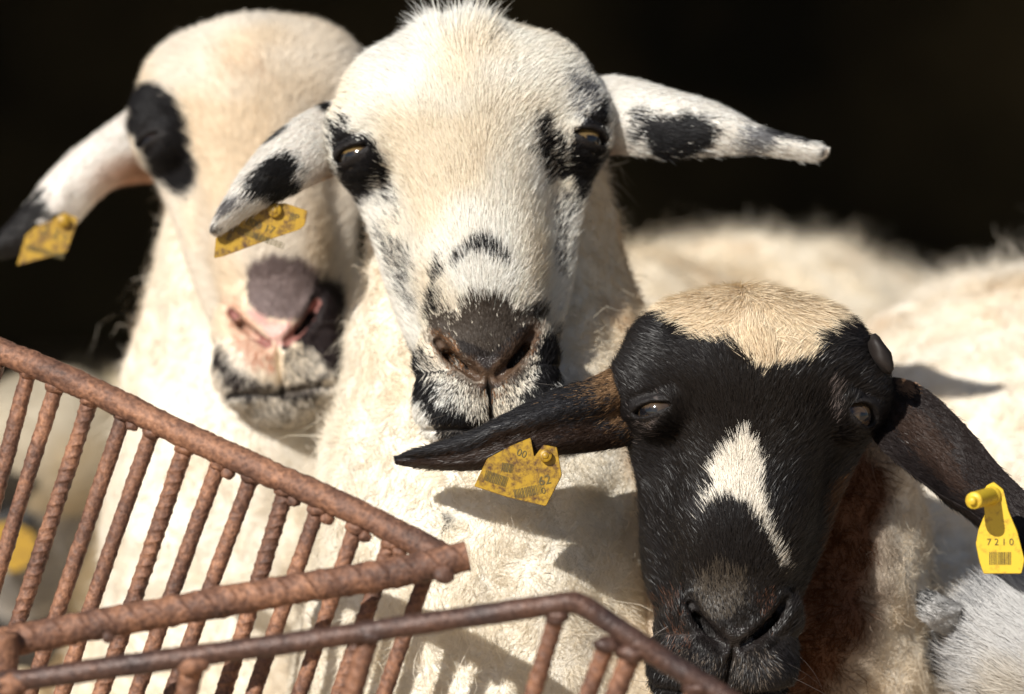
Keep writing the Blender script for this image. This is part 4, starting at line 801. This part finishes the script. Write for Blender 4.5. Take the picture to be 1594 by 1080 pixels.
# a young grey and white one looking down at the lower right edge
hD = Head(1592, 1158, 2.31, -34, 52, 24, 0.98, open=4)
coneD = [(P(1560, 1175, 2.42), P(1500, 1300, 2.56), 0.07, 0.085), (P(1500, 1300, 2.56), P(1700, 1450, 2.7), 0.085, 0.13), (P(1700, 1450, 2.7), P(2100, 1450, 2.9), 0.13, 0.14)]
coneD += legs([P(1700, 0, 2.7), P(2050, 0, 2.9)], 0.07, 0.33, 0.026)
def cut_kid(l, ln, dl, lift, g):
    cl = noise(l, 1/11.0, 97); x = l[:, 0]
    dl = dl * 0.3 + np.stack([-1.0 + 0.5 * cl, 0.3 + 0 * x, -0.35 + 0.5 * cl], -1); return ln * 2.6, dl, lift * 1.2
PATCH["D"] = [("black", 0.1, [(-8, 34), (20, 40), (40, 28), (30, 0), (5, -5), (-6, 14)]), ("grey", 0.6, [(-80, 90), (-30, 90), (-35, 20), (-80, 0)]), ("black", 0.15, [(-82, 40), (-50, 44), (-44, 14), (-82, 0)])]
earD = ([(1515, 950, 1505, 1000, 2.35, 2.33), (1487, 938, 1468, 988, 2.33, 2.31), (1460, 933, 1437, 968, 2.315, 2.30), (1444, 937, 1432, 948, 2.315, 2.31)], [0.01, 0.012, 0.006], None)
if "D" in ONLY:
    aD = Animal("sheep", hD, "D", (0.60, 0.59, 0.58), [earD], coneD, fleece=(0.62, 0.57, 0.50), ear_fns=[ear_plain((0.46, 0.45, 0.44), [(0.97, 0.5, 0.25, 1, (0.04, 0.04, 0.04), 0.3)])], n_face=60000, n_wool=15000, h=1.8, seed=4, haircut=cut_kid, n_ear=5000)  # coat base lowered to grey, so the colour carries the shade
    tag(aD.o, "shaggy grey and white young sheep with its head bent down at the lower right edge", "sheep", "sheep crowding at the hay rack")
# a dark mottled one far behind the rack
hE = Head(90, 780, 2.98, 22, 34, 6, 0.95)
PATCH["E"] = [("grey", 0.3, [(-60, -10), (60, -10), (60, -200), (-60, -200)]), ("black", 0.1, [(-90, 30), (-20, 20), (-30, -30), (-90, -40)]), ("black", 0.3, [(-20, -110), (50, -110), (50, -200), (-20, -200)])]
coneE = [(P(150, 760, 3.08), P(190, 900, 3.15), 0.055, 0.07), (P(190, 900, 3.15), P(230, 1050, 3.3), 0.07, 0.15), (P(170, 800, 3.25), P(300, 850, 3.7), 0.085, 0.15)]
coneE += legs([P(220, 0, 3.3), P(300, 0, 3.7)], 0.09, 0.4)
earE = ([(60, 770, 55, 830, 3.0, 2.99), (25, 790, 20, 850, 2.98, 2.97), (-20, 820, -15, 860, 2.97, 2.96), (-50, 850, -48, 860, 2.96, 2.96)], [0.006, 0.012, 0.006], None)
if "E" in ONLY:
    aE = Animal("sheep", hE, "E", (0.50, 0.44, 0.34), [earE], coneE, fleece=(0.88, 0.78, 0.58), ear_fns=[ear_plain((0.12, 0.12, 0.12))], n_face=30000, n_wool=12000, h=2.4, seed=5, n_ear=3000)
    tag(aE.o, "grey faced sheep standing low behind the bars of the rack at the left edge", "sheep", "sheep crowding at the hay rack")
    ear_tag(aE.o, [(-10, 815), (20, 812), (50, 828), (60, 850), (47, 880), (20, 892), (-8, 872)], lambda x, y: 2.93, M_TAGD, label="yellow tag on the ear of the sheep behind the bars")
# horn bud
if "B" in ONLY:
    m, nt, b = new_mat("horn"); b.inputs[0].default_value = (0.016, 0.011, 0.009, 1); b.inputs["Roughness"].default_value = 0.65
    hv_, hf_ = blob(np.zeros(3), 1.0, 5); hv_ = hv_ * np.array((0.0052, 0.008, 0.011)); a_ = R(28); hv_ = np.stack([hv_[:, 0] * math.cos(a_) + hv_[:, 2] * math.sin(a_) * -1, hv_[:, 1], hv_[:, 0] * math.sin(a_) + hv_[:, 2] * math.cos(a_)], -1) + P(1370, 548, 2.252)
    mesh_obj("horn_bud", hv_, hf_, m, aB.o)
